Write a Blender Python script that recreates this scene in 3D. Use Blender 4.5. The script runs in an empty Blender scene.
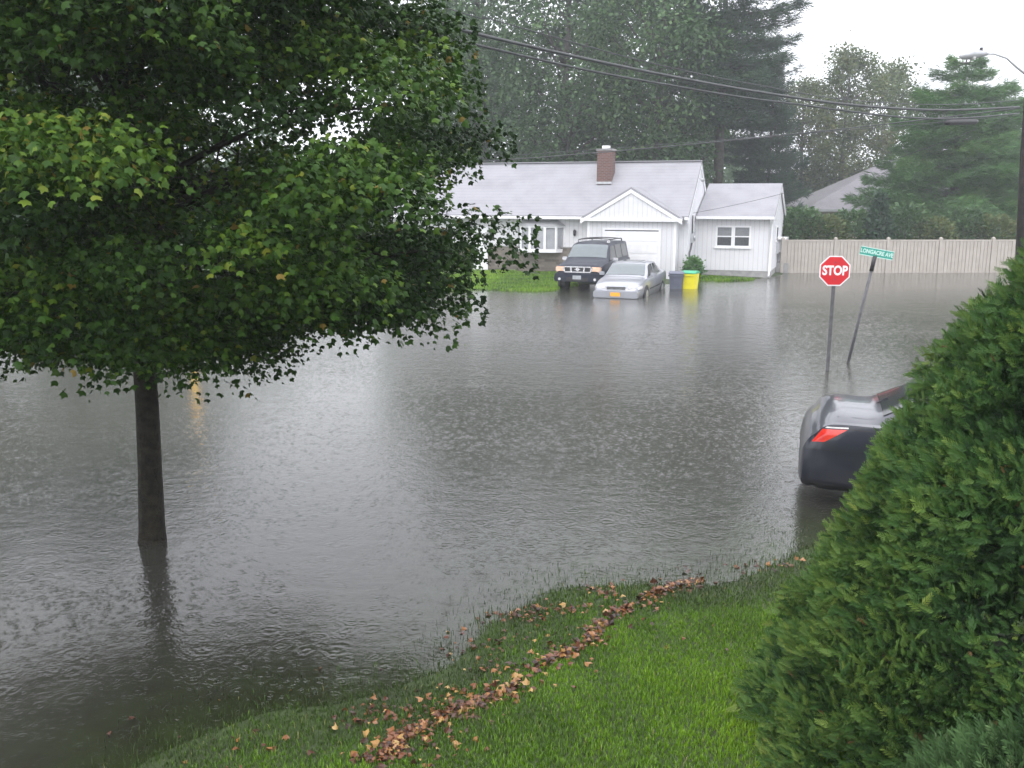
import bpy, math, random
import numpy as np
from mathutils import Vector, Matrix
random.seed(7)
R = np.random.default_rng(11)
S = bpy.context.scene
C = S.collection
PI = math.pi

# ------------------------------------------------------------------ camera numbers
F, PITCH, CAMZ = 950.0, math.radians(11.25), 3.5
cp, sp = math.cos(PITCH), math.sin(PITCH)
def ray(px, py):
    u, v = (px - 512) / F, (384 - py) / F
    return u, cp + v * sp, -sp + v * cp
def onz(px, py, z=0.0):
    a, b, c = ray(px, py); t = (z - CAMZ) / c
    return a * t, b * t
def atY(px, py, Y):
    a, b, c = ray(px, py); t = Y / b
    return a * t, Y, CAMZ + c * t

# ------------------------------------------------------------------ materials
def new_mat(name):
    m = bpy.data.materials.new(name); m.use_nodes = True
    nt = m.node_tree; bs = nt.nodes['Principled BSDF']
    return m, nt, bs
def N(nt, t, **kw):
    n = nt.nodes.new(t)
    for k, v in kw.items():
        if k in n.inputs: n.inputs[k].default_value = v
        else: setattr(n, k, v)
    return n
def rgba(c): return (c[0], c[1], c[2], 1)
def noisy(name, c1, c2, scale=5, rough=.6, bump=0.0, bscale=None, metal=0, coat=0, spec=.5, detail=4, obj=True):
    m, nt, bs = new_mat(name)
    tc = N(nt, 'ShaderNodeTexCoord')
    n = N(nt, 'ShaderNodeTexNoise', Scale=scale, Detail=detail)
    nt.links.new(tc.outputs['Object'], n.inputs['Vector'])
    r = N(nt, 'ShaderNodeValToRGB')
    r.color_ramp.elements[0].position = .32; r.color_ramp.elements[1].position = .68
    r.color_ramp.elements[0].color = rgba(c1); r.color_ramp.elements[1].color = rgba(c2)
    nt.links.new(n.outputs['Fac'], r.inputs['Fac']); nt.links.new(r.outputs['Color'], bs.inputs['Base Color'])
    bs.inputs['Roughness'].default_value = rough; bs.inputs['Metallic'].default_value = metal
    bs.inputs['Coat Weight'].default_value = coat; bs.inputs['Coat Roughness'].default_value = .05
    bs.inputs['Specular IOR Level'].default_value = spec
    if bump:
        n2 = N(nt, 'ShaderNodeTexNoise', Scale=bscale or scale * 4, Detail=4)
        nt.links.new(tc.outputs['Object'], n2.inputs['Vector'])
        b = N(nt, 'ShaderNodeBump', Strength=bump, Distance=.02)
        nt.links.new(n2.outputs['Fac'], b.inputs['Height']); nt.links.new(b.outputs['Normal'], bs.inputs['Normal'])
    return m
def foliage(name, stops, rough=.45, trans=.25, spec=.5):
    """colour comes from a per-leaf tint: random tone, with light and shade painted into near crowns; part of the light goes through the leaf"""
    m, nt, bs = new_mat(name)
    at = N(nt, 'ShaderNodeAttribute', attribute_name='tint')
    r = N(nt, 'ShaderNodeValToRGB'); cr = r.color_ramp
    while len(cr.elements) < len(stops): cr.elements.new(.5)
    for e, (p, c) in zip(cr.elements, stops): e.position = p; e.color = rgba(c)
    nt.links.new(at.outputs['Fac'], r.inputs['Fac'])
    nt.links.new(r.outputs['Color'], bs.inputs['Base Color'])
    bs.inputs['Roughness'].default_value = rough; bs.inputs['Specular IOR Level'].default_value = spec
    tr = N(nt, 'ShaderNodeBsdfTranslucent'); mx = N(nt, 'ShaderNodeMixShader', Fac=trans)
    nt.links.new(r.outputs['Color'], tr.inputs['Color'])
    nt.links.new(bs.outputs[0], mx.inputs[1]); nt.links.new(tr.outputs[0], mx.inputs[2])
    nt.links.new(mx.outputs[0], nt.nodes['Material Output'].inputs['Surface'])
    return m
def grooved(name, c, axis, freq, rough=.55, depth=.5, dirt=.1, groove=.25):
    """boards with narrow dark joints along one axis, a little weather dirt"""
    m, nt, bs = new_mat(name)
    tc = N(nt, 'ShaderNodeTexCoord'); sx = N(nt, 'ShaderNodeSeparateXYZ')
    nt.links.new(tc.outputs['Object'], sx.inputs[0])
    if axis == 'XY':
        ad = N(nt, 'ShaderNodeMath', operation='ADD'); nt.links.new(sx.outputs[0], ad.inputs[0]); nt.links.new(sx.outputs[1], ad.inputs[1]); src = ad.outputs[0]
    else: src = sx.outputs['XYZ'.index(axis)]
    mu = N(nt, 'ShaderNodeMath', operation='MULTIPLY'); mu.inputs[1].default_value = freq
    fr = N(nt, 'ShaderNodeMath', operation='FRACT')
    nt.links.new(src, mu.inputs[0]); nt.links.new(mu.outputs[0], fr.inputs[0])
    r = N(nt, 'ShaderNodeValToRGB'); cr = r.color_ramp
    cr.elements[0].position = 0; cr.elements[0].color = (groove, groove, groove, 1)
    cr.elements[1].position = .12; cr.elements[1].color = (1, 1, 1, 1)
    nt.links.new(fr.outputs[0], r.inputs['Fac'])
    n = N(nt, 'ShaderNodeTexNoise', Scale=1.3, Detail=6); nt.links.new(tc.outputs['Object'], n.inputs['Vector'])
    r2 = N(nt, 'ShaderNodeValToRGB'); r2.color_ramp.elements[0].position = .3; r2.color_ramp.elements[1].position = .6
    r2.color_ramp.elements[0].color = rgba([x * (1 - dirt) for x in c]); r2.color_ramp.elements[1].color = rgba(c)
    nt.links.new(n.outputs['Fac'], r2.inputs['Fac'])
    mx = N(nt, 'ShaderNodeMix', data_type='RGBA', blend_type='MULTIPLY'); mx.inputs[0].default_value = 1
    nt.links.new(r2.outputs['Color'], mx.inputs[6]); nt.links.new(r.outputs['Color'], mx.inputs[7])
    nt.links.new(mx.outputs[2], bs.inputs['Base Color'])
    b = N(nt, 'ShaderNodeBump', Strength=depth, Distance=.01); nt.links.new(r.outputs['Color'], b.inputs['Height'])
    nt.links.new(b.outputs['Normal'], bs.inputs['Normal']); bs.inputs['Roughness'].default_value = rough
    return m
def glassy(name, tint, trans=.35, rough=.03, coat=.6):
    m, nt, bs = new_mat(name)
    tc = N(nt, 'ShaderNodeTexCoord'); n = N(nt, 'ShaderNodeTexNoise', Scale=6.0)
    nt.links.new(tc.outputs['Object'], n.inputs['Vector'])
    r = N(nt, 'ShaderNodeValToRGB'); r.color_ramp.elements[0].color = rgba(tint); r.color_ramp.elements[1].color = rgba([x * 1.25 for x in tint])
    nt.links.new(n.outputs['Fac'], r.inputs['Fac']); nt.links.new(r.outputs[0], bs.inputs['Base Color'])
    bs.inputs['Roughness'].default_value = rough; bs.inputs['Specular IOR Level'].default_value = .6
    bs.inputs['Coat Weight'].default_value = coat; bs.inputs['Coat Roughness'].default_value = .03
    if trans > 0:
        tr = N(nt, 'ShaderNodeBsdfTransparent'); mx = N(nt, 'ShaderNodeMixShader', Fac=trans)
        nt.links.new(bs.outputs[0], mx.inputs[1]); nt.links.new(tr.outputs[0], mx.inputs[2])
        nt.links.new(mx.outputs[0], nt.nodes['Material Output'].inputs['Surface'])
    return m

M = {}
M['siding'] = grooved('white_vertical_siding', (.69, .69, .71), 'XY', 1 / .2, dirt=.07, groove=.62)
M['trim'] = noisy('white_trim_paint', (.76, .76, .78), (.84, .84, .85), 3, .45)
M['roof'] = grooved('pale_grey_shingle', (.28, .28, .3), 'Y', 1 / .17, rough=.65, dirt=.16, groove=.72)
M['stone'] = None
M['concrete'] = noisy('foundation_concrete', (.26, .26, .26), (.38, .37, .36), 4, .8, .3, 30)
M['pinkwalk'] = noisy('pinkish_concrete', (.42, .33, .28), (.52, .42, .36), 3, .6)
M['fence'] = grooved('tan_vinyl', (.55, .47, .42), 'X', 1 / .16, rough=.5, dirt=.12, groove=.5)
M['fencepost'] = noisy('tan_vinyl_post', (.36, .325, .285), (.42, .385, .34), 3, .5)
M['darkwood'] = noisy('wet_pole_wood', (.012, .011, .01), (.03, .025, .021), 8, .7, .4, 30, spec=.15)
M['bark'] = noisy('wet_dark_bark', (.008, .007, .005), (.028, .025, .016), 14, .75, .9, 40, spec=.2)
M['bark_far'] = noisy('far_bark', (.035, .03, .026), (.08, .07, .06), 6, .8, .5, 20)
M['galv'] = noisy('galvanised_steel', (.07, .07, .074), (.12, .12, .125), 12, .55, .1, 60, metal=.2)
M['cable'] = noisy('cable_sheath', (.03, .033, .034), (.06, .065, .066), 5, .4)
M['black'] = noisy('black_plastic', (.012, .012, .013), (.025, .025, .027), 6, .45)
M['rubber'] = noisy('tyre_rubber', (.012, .012, .012), (.03, .03, .03), 20, .7)
M['chrome'] = noisy('bright_metal', (.6, .6, .62), (.72, .72, .74), 5, .2, metal=.85)
M['alloy'] = noisy('alloy_wheel', (.45, .45, .47), (.6, .6, .62), 8, .3, metal=.7)
M['silver'] = noisy('silver_car_paint', (.3, .31, .34), (.35, .36, .39), 1.5, .3, metal=.5, coat=.6)
M['navy'] = noisy('dark_blue_grey_paint', (.01, .014, .026), (.015, .02, .034), 1.5, .4, metal=0, coat=.12, spec=.3)
M['charcoal'] = noisy('charcoal_car_paint', (.02, .022, .034), (.026, .028, .042), 1.5, .3, metal=.1, coat=.7)
M['glass'] = glassy('car_glass', (.02, .024, .024), 0, .12, coat=0)
M['glass_front'] = glassy('windshield_glass', (.07, .09, .095), 0, .05)
M['pane'] = glassy('window_glass', (.1, .12, .13), .85)
M['curtain'] = noisy('pale_curtain', (.62, .62, .67), (.76, .76, .8), 3, .8)
M['blind'] = noisy('grey_blind', (.3, .31, .33), (.42, .43, .45), 3, .8)
M['room'] = noisy('dark_room', (.05, .05, .055), (.08, .08, .085), 2, .9)
M['redlens'] = noisy('red_tail_lens', (.65, .02, .015), (.8, .05, .03), 14, .12, coat=1)
M['clearlens'] = noisy('clear_headlamp_lens', (.55, .55, .55), (.75, .74, .72), 14, .08, coat=1)
M['amberlens'] = noisy('amber_headlamp_lens', (.75, .45, .28), (.85, .6, .45), 9, .1, coat=1)
M['orangeplate'] = noisy('orange_plate', (.8, .33, .02), (.9, .42, .03), 6, .4)
M['paleplate'] = noisy('pale_plate', (.3, .32, .34), (.42, .44, .46), 6, .4)
M['signred'] = noisy('sign_red', (.55, .008, .015), (.63, .012, .02), 3, .35)
M['signwhite'] = noisy('sign_white', (.78, .78, .78), (.85, .85, .85), 5, .4)
M['signgreen'] = noisy('sign_green', (.02, .27, .2), (.03, .35, .27), 8, .4)
M['signpale'] = noisy('sign_pale_letters', (.5, .72, .66), (.58, .78, .72), 8, .4)
M['binblue'] = noisy('blue_grey_bin', (.09, .1, .14), (.12, .13, .17), 5, .45)
M['binyellow'] = noisy('yellow_bin', (.75, .66, .01), (.82, .74, .02), 5, .45)
M['bingreen'] = noisy('green_lid', (.03, .32, .16), (.05, .38, .2), 5, .45)
M['yellowpaint'] = noisy('yellow_paint', (.75, .5, .03), (.85, .6, .05), 8, .4)
M['creamwall'] = noisy('cream_wall', (.5, .46, .34), (.58, .54, .4), 2, .7)
M['farroof'] = grooved('mauve_grey_shingle', (.17, .16, .175), 'Z', 1 / .12, rough=.5, dirt=.2, groove=.8)
M['greypaint'] = noisy('grey_painted_metal', (.4, .41, .42), (.5, .51, .52), 6, .4, metal=.3)

def brickmat(name, c1, c2, mortar, scale, bw, bh):
    m, nt, bs = new_mat(name)
    tc = N(nt, 'ShaderNodeTexCoord'); sx = N(nt, 'ShaderNodeSeparateXYZ'); nt.links.new(tc.outputs['Object'], sx.inputs[0])
    ad = N(nt, 'ShaderNodeMath', operation='ADD'); nt.links.new(sx.outputs[0], ad.inputs[0]); nt.links.new(sx.outputs[1], ad.inputs[1])
    cb = N(nt, 'ShaderNodeCombineXYZ'); nt.links.new(ad.outputs[0], cb.inputs[0]); nt.links.new(sx.outputs[2], cb.inputs[1])
    br = N(nt, 'ShaderNodeTexBrick'); nt.links.new(cb.outputs[0], br.inputs['Vector'])
    br.inputs['Color1'].default_value = rgba(c1); br.inputs['Color2'].default_value = rgba(c2); br.inputs['Mortar'].default_value = rgba(mortar)
    br.inputs['Scale'].default_value = scale; br.inputs['Brick Width'].default_value = bw; br.inputs['Row Height'].default_value = bh
    br.inputs['Mortar Size'].default_value = .012
    nt.links.new(br.outputs['Color'], bs.inputs['Base Color']); bs.inputs['Roughness'].default_value = .75
    b = N(nt, 'ShaderNodeBump', Strength=.5, Distance=.01); nt.links.new(br.outputs['Fac'], b.inputs['Height']); b.invert = True
    nt.links.new(b.outputs['Normal'], bs.inputs['Normal'])
    return m
M['stone'] = brickmat('brown_ledge_stone', (.1, .085, .07), (.22, .19, .16), (.15, .14, .12), 1, .34, .12)
M['brick'] = brickmat('chimney_brick', (.1, .042, .033), (.16, .065, .05), (.16, .13, .12), 1, .2, .07)

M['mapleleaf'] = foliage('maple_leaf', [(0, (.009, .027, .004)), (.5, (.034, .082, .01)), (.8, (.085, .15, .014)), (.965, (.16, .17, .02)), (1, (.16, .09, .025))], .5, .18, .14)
M['oak'] = foliage('far_broadleaf', [(0, (.025, .065, .02)), (.6, (.06, .135, .04)), (1, (.12, .2, .06))], .6, .25)
M['paleoak'] = foliage('far_pale_leaf', [(0, (.05, .085, .03)), (.6, (.1, .14, .04)), (1, (.17, .17, .06))], .6, .3)
M['pine'] = foliage('far_pine_needle', [(0, (.015, .04, .022)), (.7, (.03, .075, .035)), (1, (.06, .11, .045))], .6, .15)
M['cedar'] = foliage('far_cedar', [(0, (.03, .09, .02)), (.6, (.07, .18, .04)), (1, (.14, .26, .06))], .6, .2)
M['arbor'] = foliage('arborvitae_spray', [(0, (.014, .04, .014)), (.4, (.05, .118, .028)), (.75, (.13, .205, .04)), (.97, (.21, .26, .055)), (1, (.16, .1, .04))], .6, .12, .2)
M['juniper'] = foliage('juniper_spray', [(0, (.03, .065, .024)), (.6, (.075, .14, .05)), (1, (.19, .26, .12))], .7, .12, .08)
M['grass'] = foliage('grass_blade', [(0, (.04, .07, .012)), (.25, (.06, .13, .012)), (.6, (.17, .34, .008)), (.92, (.28, .44, .018)), (1, (.3, .3, .1))], .4, .3)
M['deadleaf'] = foliage('fallen_leaf', [(0, (.025, .012, .008)), (.4, (.09, .032, .016)), (.7, (.19, .07, .028)), (.9, (.34, .16, .055)), (1, (.45, .3, .1))], .35, .1)

# ------------------------------------------------------------------ mesh helpers
def tag(o, label=None, cat=None, group=None, kind=None):
    if label: o['label'] = label
    if cat: o['category'] = cat
    if group: o['group'] = group
    if kind: o['kind'] = kind
    return o
def link(o, parent=None):
    C.objects.link(o)
    if parent is not None: o.parent = parent
    return o
def empty(name, loc=(0, 0, 0), rz=0.0, label=None, cat=None, group=None):
    o = bpy.data.objects.new(name, None); C.objects.link(o)
    o.location = loc; o.rotation_euler = (0, 0, rz); o.empty_display_size = .3
    return tag(o, label, cat, group)
class MB:
    def __init__(s): s.v = []; s.f = []
    def add(s, vs, fs):
        b = len(s.v); s.v += [tuple(p) for p in vs]; s.f += [tuple(b + i for i in f) for f in fs]; return s
    def box(s, x0, x1, y0, y1, z0, z1):
        vs = [(x, y, z) for z in (z0, z1) for y in (y0, y1) for x in (x0, x1)]
        return s.add(vs, [(0, 2, 3, 1), (4, 5, 7, 6), (0, 1, 5, 4), (2, 6, 7, 3), (0, 4, 6, 2), (1, 3, 7, 5)])
    def tube(s, pts, rad, seg=8, caps=True):
        pts = [Vector(p) for p in pts]; n = len(pts); rad = rad if hasattr(rad, '__len__') else [rad] * n
        vs = []; up = Vector((0, 0, 1)); prev = None
        for i, p in enumerate(pts):
            d = (pts[min(i + 1, n - 1)] - pts[max(i - 1, 0)]).normalized()
            if prev is None:
                a = d.cross(up if abs(d.z) < .95 else Vector((1, 0, 0))).normalized()
            else:
                a = (prev - d * prev.dot(d)).normalized()
            prev = a; b = d.cross(a)
            for k in range(seg):
                t = 2 * PI * k / seg; vs.append(p + (a * math.cos(t) + b * math.sin(t)) * rad[i])
        fs = [(i * seg + k, i * seg + (k + 1) % seg, (i + 1) * seg + (k + 1) % seg, (i + 1) * seg + k) for i in range(n - 1) for k in range(seg)]
        if caps: fs += [tuple(range(seg))[::-1], tuple((n - 1) * seg + k for k in range(seg))]
        return s.add(vs, fs)
    def prism(s, poly, y0, y1, axis='y'):
        """closed outline (a,b) extruded; axis y: (a,y,b); axis x: (x,a,b); axis z: (a,b,z)"""
        def P(a, b, t): return {'y': (a, t, b), 'x': (t, a, b), 'z': (a, b, t)}[axis]
        n = len(poly); vs = [P(a, b, y0) for a, b in poly] + [P(a, b, y1) for a, b in poly]
        return s.add(vs, [tuple(range(n)), tuple(range(2 * n - 1, n - 1, -1))] + [(i, i + n, (i + 1) % n + n, (i + 1) % n) for i in range(n)])
    def build(s, name, mat, parent=None, smooth=False, bevel=0, fixn=True):
        me = bpy.data.meshes.new(name); me.from_pydata(s.v, [], s.f); me.materials.append(mat)
        if fixn:
            import bmesh
            bm = bmesh.new(); bm.from_mesh(me); bmesh.ops.recalc_face_normals(bm, faces=bm.faces[:])
            if bevel: bmesh.ops.bevel(bm, geom=bm.edges[:], offset=bevel, segments=2, affect='EDGES', clamp_overlap=True)
            bm.to_mesh(me); bm.free()
        me.polygons.foreach_set('use_smooth', [smooth] * len(me.polygons))
        return link(bpy.data.objects.new(name, me), parent)
def bulk(name, V, sizes, idx, mat, parent=None, tint=None, smooth=False):
    """fast mesh from numpy: V (n,3), sizes of polygons, flat loop index"""
    me = bpy.data.meshes.new(name)
    me.vertices.add(len(V)); me.vertices.foreach_set('co', np.ascontiguousarray(V, dtype=np.float32).ravel())
    me.loops.add(len(idx)); me.loops.foreach_set('vertex_index', idx.astype(np.int32))
    me.polygons.add(len(sizes)); st = np.concatenate([[0], np.cumsum(sizes)[:-1]])
    me.polygons.foreach_set('loop_start', st.astype(np.int32)); me.polygons.foreach_set('loop_total', sizes.astype(np.int32))
    me.materials.append(mat)
    if tint is not None:
        a = me.attributes.new('tint', 'FLOAT', 'POINT'); a.data.foreach_set('value', tint.astype(np.float32))
    me.update(calc_edges=True); me.validate()
    me.polygons.foreach_set('use_smooth', np.full(len(sizes), smooth))
    return link(bpy.data.objects.new(name, me), parent)
def unit(a): return a / np.maximum(np.linalg.norm(a, axis=-1, keepdims=True), 1e-9)
def stamp(cent, axis, nrm, size, tmpl, polys):
    """place a template (k,3: along, side, out) at every centre -> V, sizes, idx"""
    n = len(cent); k = len(tmpl)
    a = unit(axis); s = unit(np.cross(nrm, a)); w = np.cross(a, s)
    T = np.array(tmpl); V = cent[:, None] + size[:, None, None] * (a[:, None] * T[None, :, 0, None] + s[:, None] * T[None, :, 1, None] + w[:, None] * T[None, :, 2, None])
    flat = np.concatenate([np.array(p) for p in polys]); sz = np.array([len(p) for p in polys])
    idx = (np.arange(n)[:, None] * k + flat[None]).ravel()
    return V.reshape(-1, 3), np.tile(sz, n), idx, k
MAPLE = [(0, 0, 0), (.1, .36, -.1), (.48, .52, -.16), (.58, .2, -.05), (1, 0, -.08), (.58, -.2, -.05), (.48, -.52, -.16), (.1, -.36, -.1)]
MAPLE_P = [(0, 1, 2, 3), (0, 3, 4), (0, 4, 5), (0, 5, 6, 7)]
LEAFQ = [(0, 0, 0), (.5, .34, -.06), (1, 0, 0), (.5, -.34, -.06)]
LEAFQ_P = [(0, 1, 2, 3)]
def spray_tmpl(n=6, wid=.036, ang=.65, ln=.42):
    V = []; P = []
    def dia(b, d, l, w, z):
        i = len(V); side = (-d[1], d[0])
        V.extend([(b[0], b[1], z), (b[0] + d[0] * l * .5 + side[0] * w, b[1] + d[1] * l * .5 + side[1] * w, z + .02),
                  (b[0] + d[0] * l, b[1] + d[1] * l, z - .02), (b[0] + d[0] * l * .5 - side[0] * w, b[1] + d[1] * l * .5 - side[1] * w, z - .02)])
        P.append((i, i + 1, i + 2, i + 3))
    dia((0, 0), (1, 0), 1.0, wid * .8, 0)
    for k in range(n):
        t = .12 + .78 * k / n; l = ln * (1 - t * .62); z = .04 * math.sin(k * 2.1)
        for sgn in (1, -1):
            a = ang * (1 - .2 * t); dia((t + (.05 if sgn > 0 else 0), 0), (math.cos(a), sgn * math.sin(a)), l, wid * (1.1 - .4 * t), z)
    return V, P
def tube_path(p0, p1, bend, n=5):
    p0 = Vector(p0); p1 = Vector(p1); out = []
    for i in range(n + 1):
        t = i / n; p = p0.lerp(p1, t); p += Vector(bend) * math.sin(t * PI); out.append(p)
    return out
def vnoise(P, seed=0, sc=1.0):
    """cheap smooth pseudo-noise from sines"""
    r = np.random.default_rng(seed); out = np.zeros(len(P))
    for k in range(5):
        d = unit(r.normal(size=3)) * sc * (1 + k * .8); out += np.sin(P @ d + r.uniform(0, 6.28)) / (1 + k * .5)
    return out / 2.6
def text_mesh(name, body, size, mat, parent, loc, rot, extrude=.003, offset=0, xs=1.0):
    cu = bpy.data.curves.new(name, 'FONT'); cu.body = body; cu.size = size; cu.extrude = extrude
    cu.align_x = 'CENTER'; cu.align_y = 'CENTER'; cu.offset = offset; cu.resolution_u = 4
    tmp = bpy.data.objects.new('tmp', cu); C.objects.link(tmp)
    dg = bpy.context.evaluated_depsgraph_get(); me = bpy.data.meshes.new_from_object(tmp.evaluated_get(dg))
    C.objects.unlink(tmp); bpy.data.objects.remove(tmp)
    me.name = name; me.materials.clear(); me.materials.append(mat)
    o = link(bpy.data.objects.new(name, me), parent); o.location = loc; o.rotation_euler = rot; o.scale = (xs, 1, 1)
    return o

# ------------------------------------------------------------------ terrain
near_pts = [(-40, -30), (-14, -7), (-8, -.6), (-4.5, 2.4), (-3.0, 4.1), (-2.1, 5.3), (-1.12, 6.4), (-.15, 7.3), (.9, 8.05), (2.76, 8.85), (5, 9.15), (9, 9.5), (20, 10), (60, 11), (900, 20)]
fl = [onz(*p) for p in [(-700, 300), (-200, 296), (100, 292), (300, 292), (480, 291.5), (556, 291)]]
fl2 = [onz(*p) for p in [(585, 284.5), (665, 284), (690, 283.5), (740, 281), (768, 278.8), (790, 273), (1024, 272.5)]]
far_pts = [(-900, 60)] + fl + fl2 + [(60, 44), (900, 50)]
nx, ny = zip(*near_pts); fx, fy = zip(*far_pts)
def height(X, Y):
    X = np.asarray(X, float); Y = np.asarray(Y, float)
    e = .15; sl = (np.interp(X + e, nx, ny) - np.interp(X - e, nx, ny)) / (2 * e)
    dn = (np.interp(X, nx, ny) - Y) / np.sqrt(1 + sl * sl)
    dn = dn + .035 * np.sin(X * 2.3 + 1) + .03 * np.sin(X * 6.1 + Y * 3)
    zn = np.where(dn > 0, .045 * dn + .03 * np.maximum(dn - .5, 0), .055 * dn); zn = np.minimum(zn, .55 + .01 * dn)
    df = Y - np.interp(X, fx, fy); zf = np.where(df > 0, .022 * df, .05 * df); zf = np.minimum(zf, .13)
    z = np.maximum(np.maximum(zn, zf), -.38)
    z = z + .012 * np.sin(X * 1.7 + Y * .9) * (z > -.3)
    return z
def hz(x, y): return float(height(np.array([x]), np.array([y]))[0])
def axis_pts(lo, hi, fine, a, b, grow):
    out = list(np.arange(a, b + 1e-6, fine)); s = fine
    while out[-1] < hi: s *= grow; out.append(out[-1] + s)
    s = fine
    while out[0] > lo: s *= grow; out.insert(0, out[0] - s)
    return np.array(out)
def sheet(name, xs, ys, zf, mat, attr=None):
    X, Y = np.meshgrid(xs, ys); V = np.stack([X.ravel(), Y.ravel(), zf(X.ravel(), Y.ravel())], 1)
    w = len(xs); h = len(ys); i = (np.arange(h - 1)[:, None] * w + np.arange(w - 1)[None]).ravel()
    idx = np.stack([i, i + 1, i + 1 + w, i + w], 1).ravel()
    return bulk(name, V, np.full(len(i), 4), idx, mat, tint=None if attr is None else attr(X.ravel(), Y.ravel()), smooth=True)

m, nt, bs = new_mat('ground_soil_and_turf')
geo = N(nt, 'ShaderNodeNewGeometry'); sx = N(nt, 'ShaderNodeSeparateXYZ'); nt.links.new(geo.outputs['Position'], sx.inputs[0])
nz = N(nt, 'ShaderNodeTexNoise', Scale=3.0, Detail=8); nt.links.new(geo.outputs['Position'], nz.inputs['Vector'])
gr = N(nt, 'ShaderNodeValToRGB'); gr.color_ramp.elements[0].color = (.03, .04, .014, 1); gr.color_ramp.elements[1].color = (.045, .075, .018, 1)
gr.color_ramp.elements[0].position = .3; gr.color_ramp.elements[1].position = .7
nt.links.new(nz.outputs['Fac'], gr.inputs['Fac'])
mr = N(nt, 'ShaderNodeMapRange'); mr.inputs['From Min'].default_value = -.33; mr.inputs['From Max'].default_value = -.18
nt.links.new(sx.outputs[2], mr.inputs['Value'])
mx = N(nt, 'ShaderNodeMix', data_type='RGBA'); mx.inputs[6].default_value = (.05, .048, .042, 1)
nt.links.new(mr.outputs[0], mx.inputs[0]); nt.links.new(gr.outputs[0], mx.inputs[7]); nt.links.new(mx.outputs[2], bs.inputs['Base Color'])
bs.inputs['Roughness'].default_value = .8
M['ground'] = m
gx = axis_pts(-500, 500, .14, -5.5, 5.5, 1.09); gy = axis_pts(-60, 700, .14, 1.5, 10.5, 1.07)
ground = sheet('ground', gx, gy, height, M['ground']); ground['kind'] = 'structure'

# ------------------------------------------------------------------ flood water
m, nt, bs = new_mat('flood_water'); nt.nodes.remove(bs)
geo = N(nt, 'ShaderNodeNewGeometry')
def vor_ring(scale, k, fall):
    mp = N(nt, 'ShaderNodeMapping'); mp.inputs['Scale'].default_value = (scale, scale, .001)
    wn = N(nt, 'ShaderNodeTexNoise', Scale=4.0, Detail=2); nt.links.new(geo.outputs['Position'], wn.inputs['Vector'])
    wm = N(nt, 'ShaderNodeVectorMath', operation='MULTIPLY_ADD'); wm.inputs[1].default_value = (.14, .14, 0); nt.links.new(wn.outputs['Color'], wm.inputs[0]); nt.links.new(geo.outputs['Position'], wm.inputs[2])
    nt.links.new(wm.outputs[0], mp.inputs['Vector'])
    v = N(nt, 'ShaderNodeTexVoronoi', voronoi_dimensions='2D'); v.inputs['Scale'].default_value = 1; nt.links.new(mp.outputs[0], v.inputs['Vector'])
    sc = N(nt, 'ShaderNodeSeparateColor'); nt.links.new(v.outputs['Color'], sc.inputs[0])
    a = N(nt, 'ShaderNodeMath', operation='MULTIPLY'); a.inputs[1].default_value = k; nt.links.new(v.outputs['Distance'], a.inputs[0])
    b = N(nt, 'ShaderNodeMath', operation='MULTIPLY_ADD'); b.inputs[1].default_value = 9; nt.links.new(sc.outputs[0], b.inputs[0]); nt.links.new(a.outputs[0], b.inputs[2])
    s_ = N(nt, 'ShaderNodeMath', operation='SINE'); nt.links.new(b.outputs[0], s_.inputs[0])
    f = N(nt, 'ShaderNodeMapRange'); f.inputs['From Min'].default_value = fall; f.inputs['From Max'].default_value = 0; nt.links.new(v.outputs['Distance'], f.inputs['Value'])
    g = N(nt, 'ShaderNodeMath', operation='MULTIPLY'); nt.links.new(s_.outputs[0], g.inputs[0]); nt.links.new(f.outputs[0], g.inputs[1])
    h = N(nt, 'ShaderNodeMath', operation='MULTIPLY'); nt.links.new(g.outputs[0], h.inputs[0]); nt.links.new(sc.outputs[1], h.inputs[1])
    return h.outputs[0]
def nse(scale, detail, stretch=(1, 1, 1)):
    mp = N(nt, 'ShaderNodeMapping'); mp.inputs['Scale'].default_value = stretch; nt.links.new(geo.outputs['Position'], mp.inputs['Vector'])
    n = N(nt, 'ShaderNodeTexNoise', Scale=scale, Detail=detail); n.inputs['Roughness'].default_value = .6; nt.links.new(mp.outputs[0], n.inputs['Vector']); return n.outputs['Fac']
def madd(a, k, b=None):
    q = N(nt, 'ShaderNodeMath', operation='MULTIPLY_ADD'); q.inputs[1].default_value = k; nt.links.new(a, q.inputs[0])
    if b is None: q.inputs[2].default_value = 0
    else: nt.links.new(b, q.inputs[2])
    return q.outputs[0]
hgt = madd(vor_ring(2.7, 30, .5), .0035)
hgt = madd(vor_ring(5.5, 24, .5), .0035, hgt)
hgt = madd(vor_ring(12, 18, .5), .003, hgt)
hgt = madd(nse(2.2, 3, (1, 1.3, 1)), .016, hgt)
hgt = madd(nse(9, 4), .0085, hgt)
# calmer and rougher patches, as gusts leave them
amp = nse(.16, 2, (1, 2.2, 1))
am = N(nt, 'ShaderNodeMapRange'); am.inputs['From Min'].default_value = .35; am.inputs['From Max'].default_value = .65; am.inputs['To Min'].default_value = .55; am.inputs['To Max'].default_value = 1.0
nt.links.new(amp, am.inputs['Value'])
bmp = N(nt, 'ShaderNodeBump', Distance=.5); nt.links.new(am.outputs[0], bmp.inputs['Strength']); nt.links.new(hgt, bmp.inputs['Height'])
fr = N(nt, 'ShaderNodeFresnel', IOR=1.38); nt.links.new(bmp.outputs[0], fr.inputs['Normal'])
gl = N(nt, 'ShaderNodeBsdfGlossy', Roughness=.13); gl.inputs['Color'].default_value = (1, 1, 1, 1); nt.links.new(bmp.outputs[0], gl.inputs['Normal'])
df = N(nt, 'ShaderNodeBsdfDiffuse'); df.inputs['Color'].default_value = (.064, .064, .053, 1)
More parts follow.
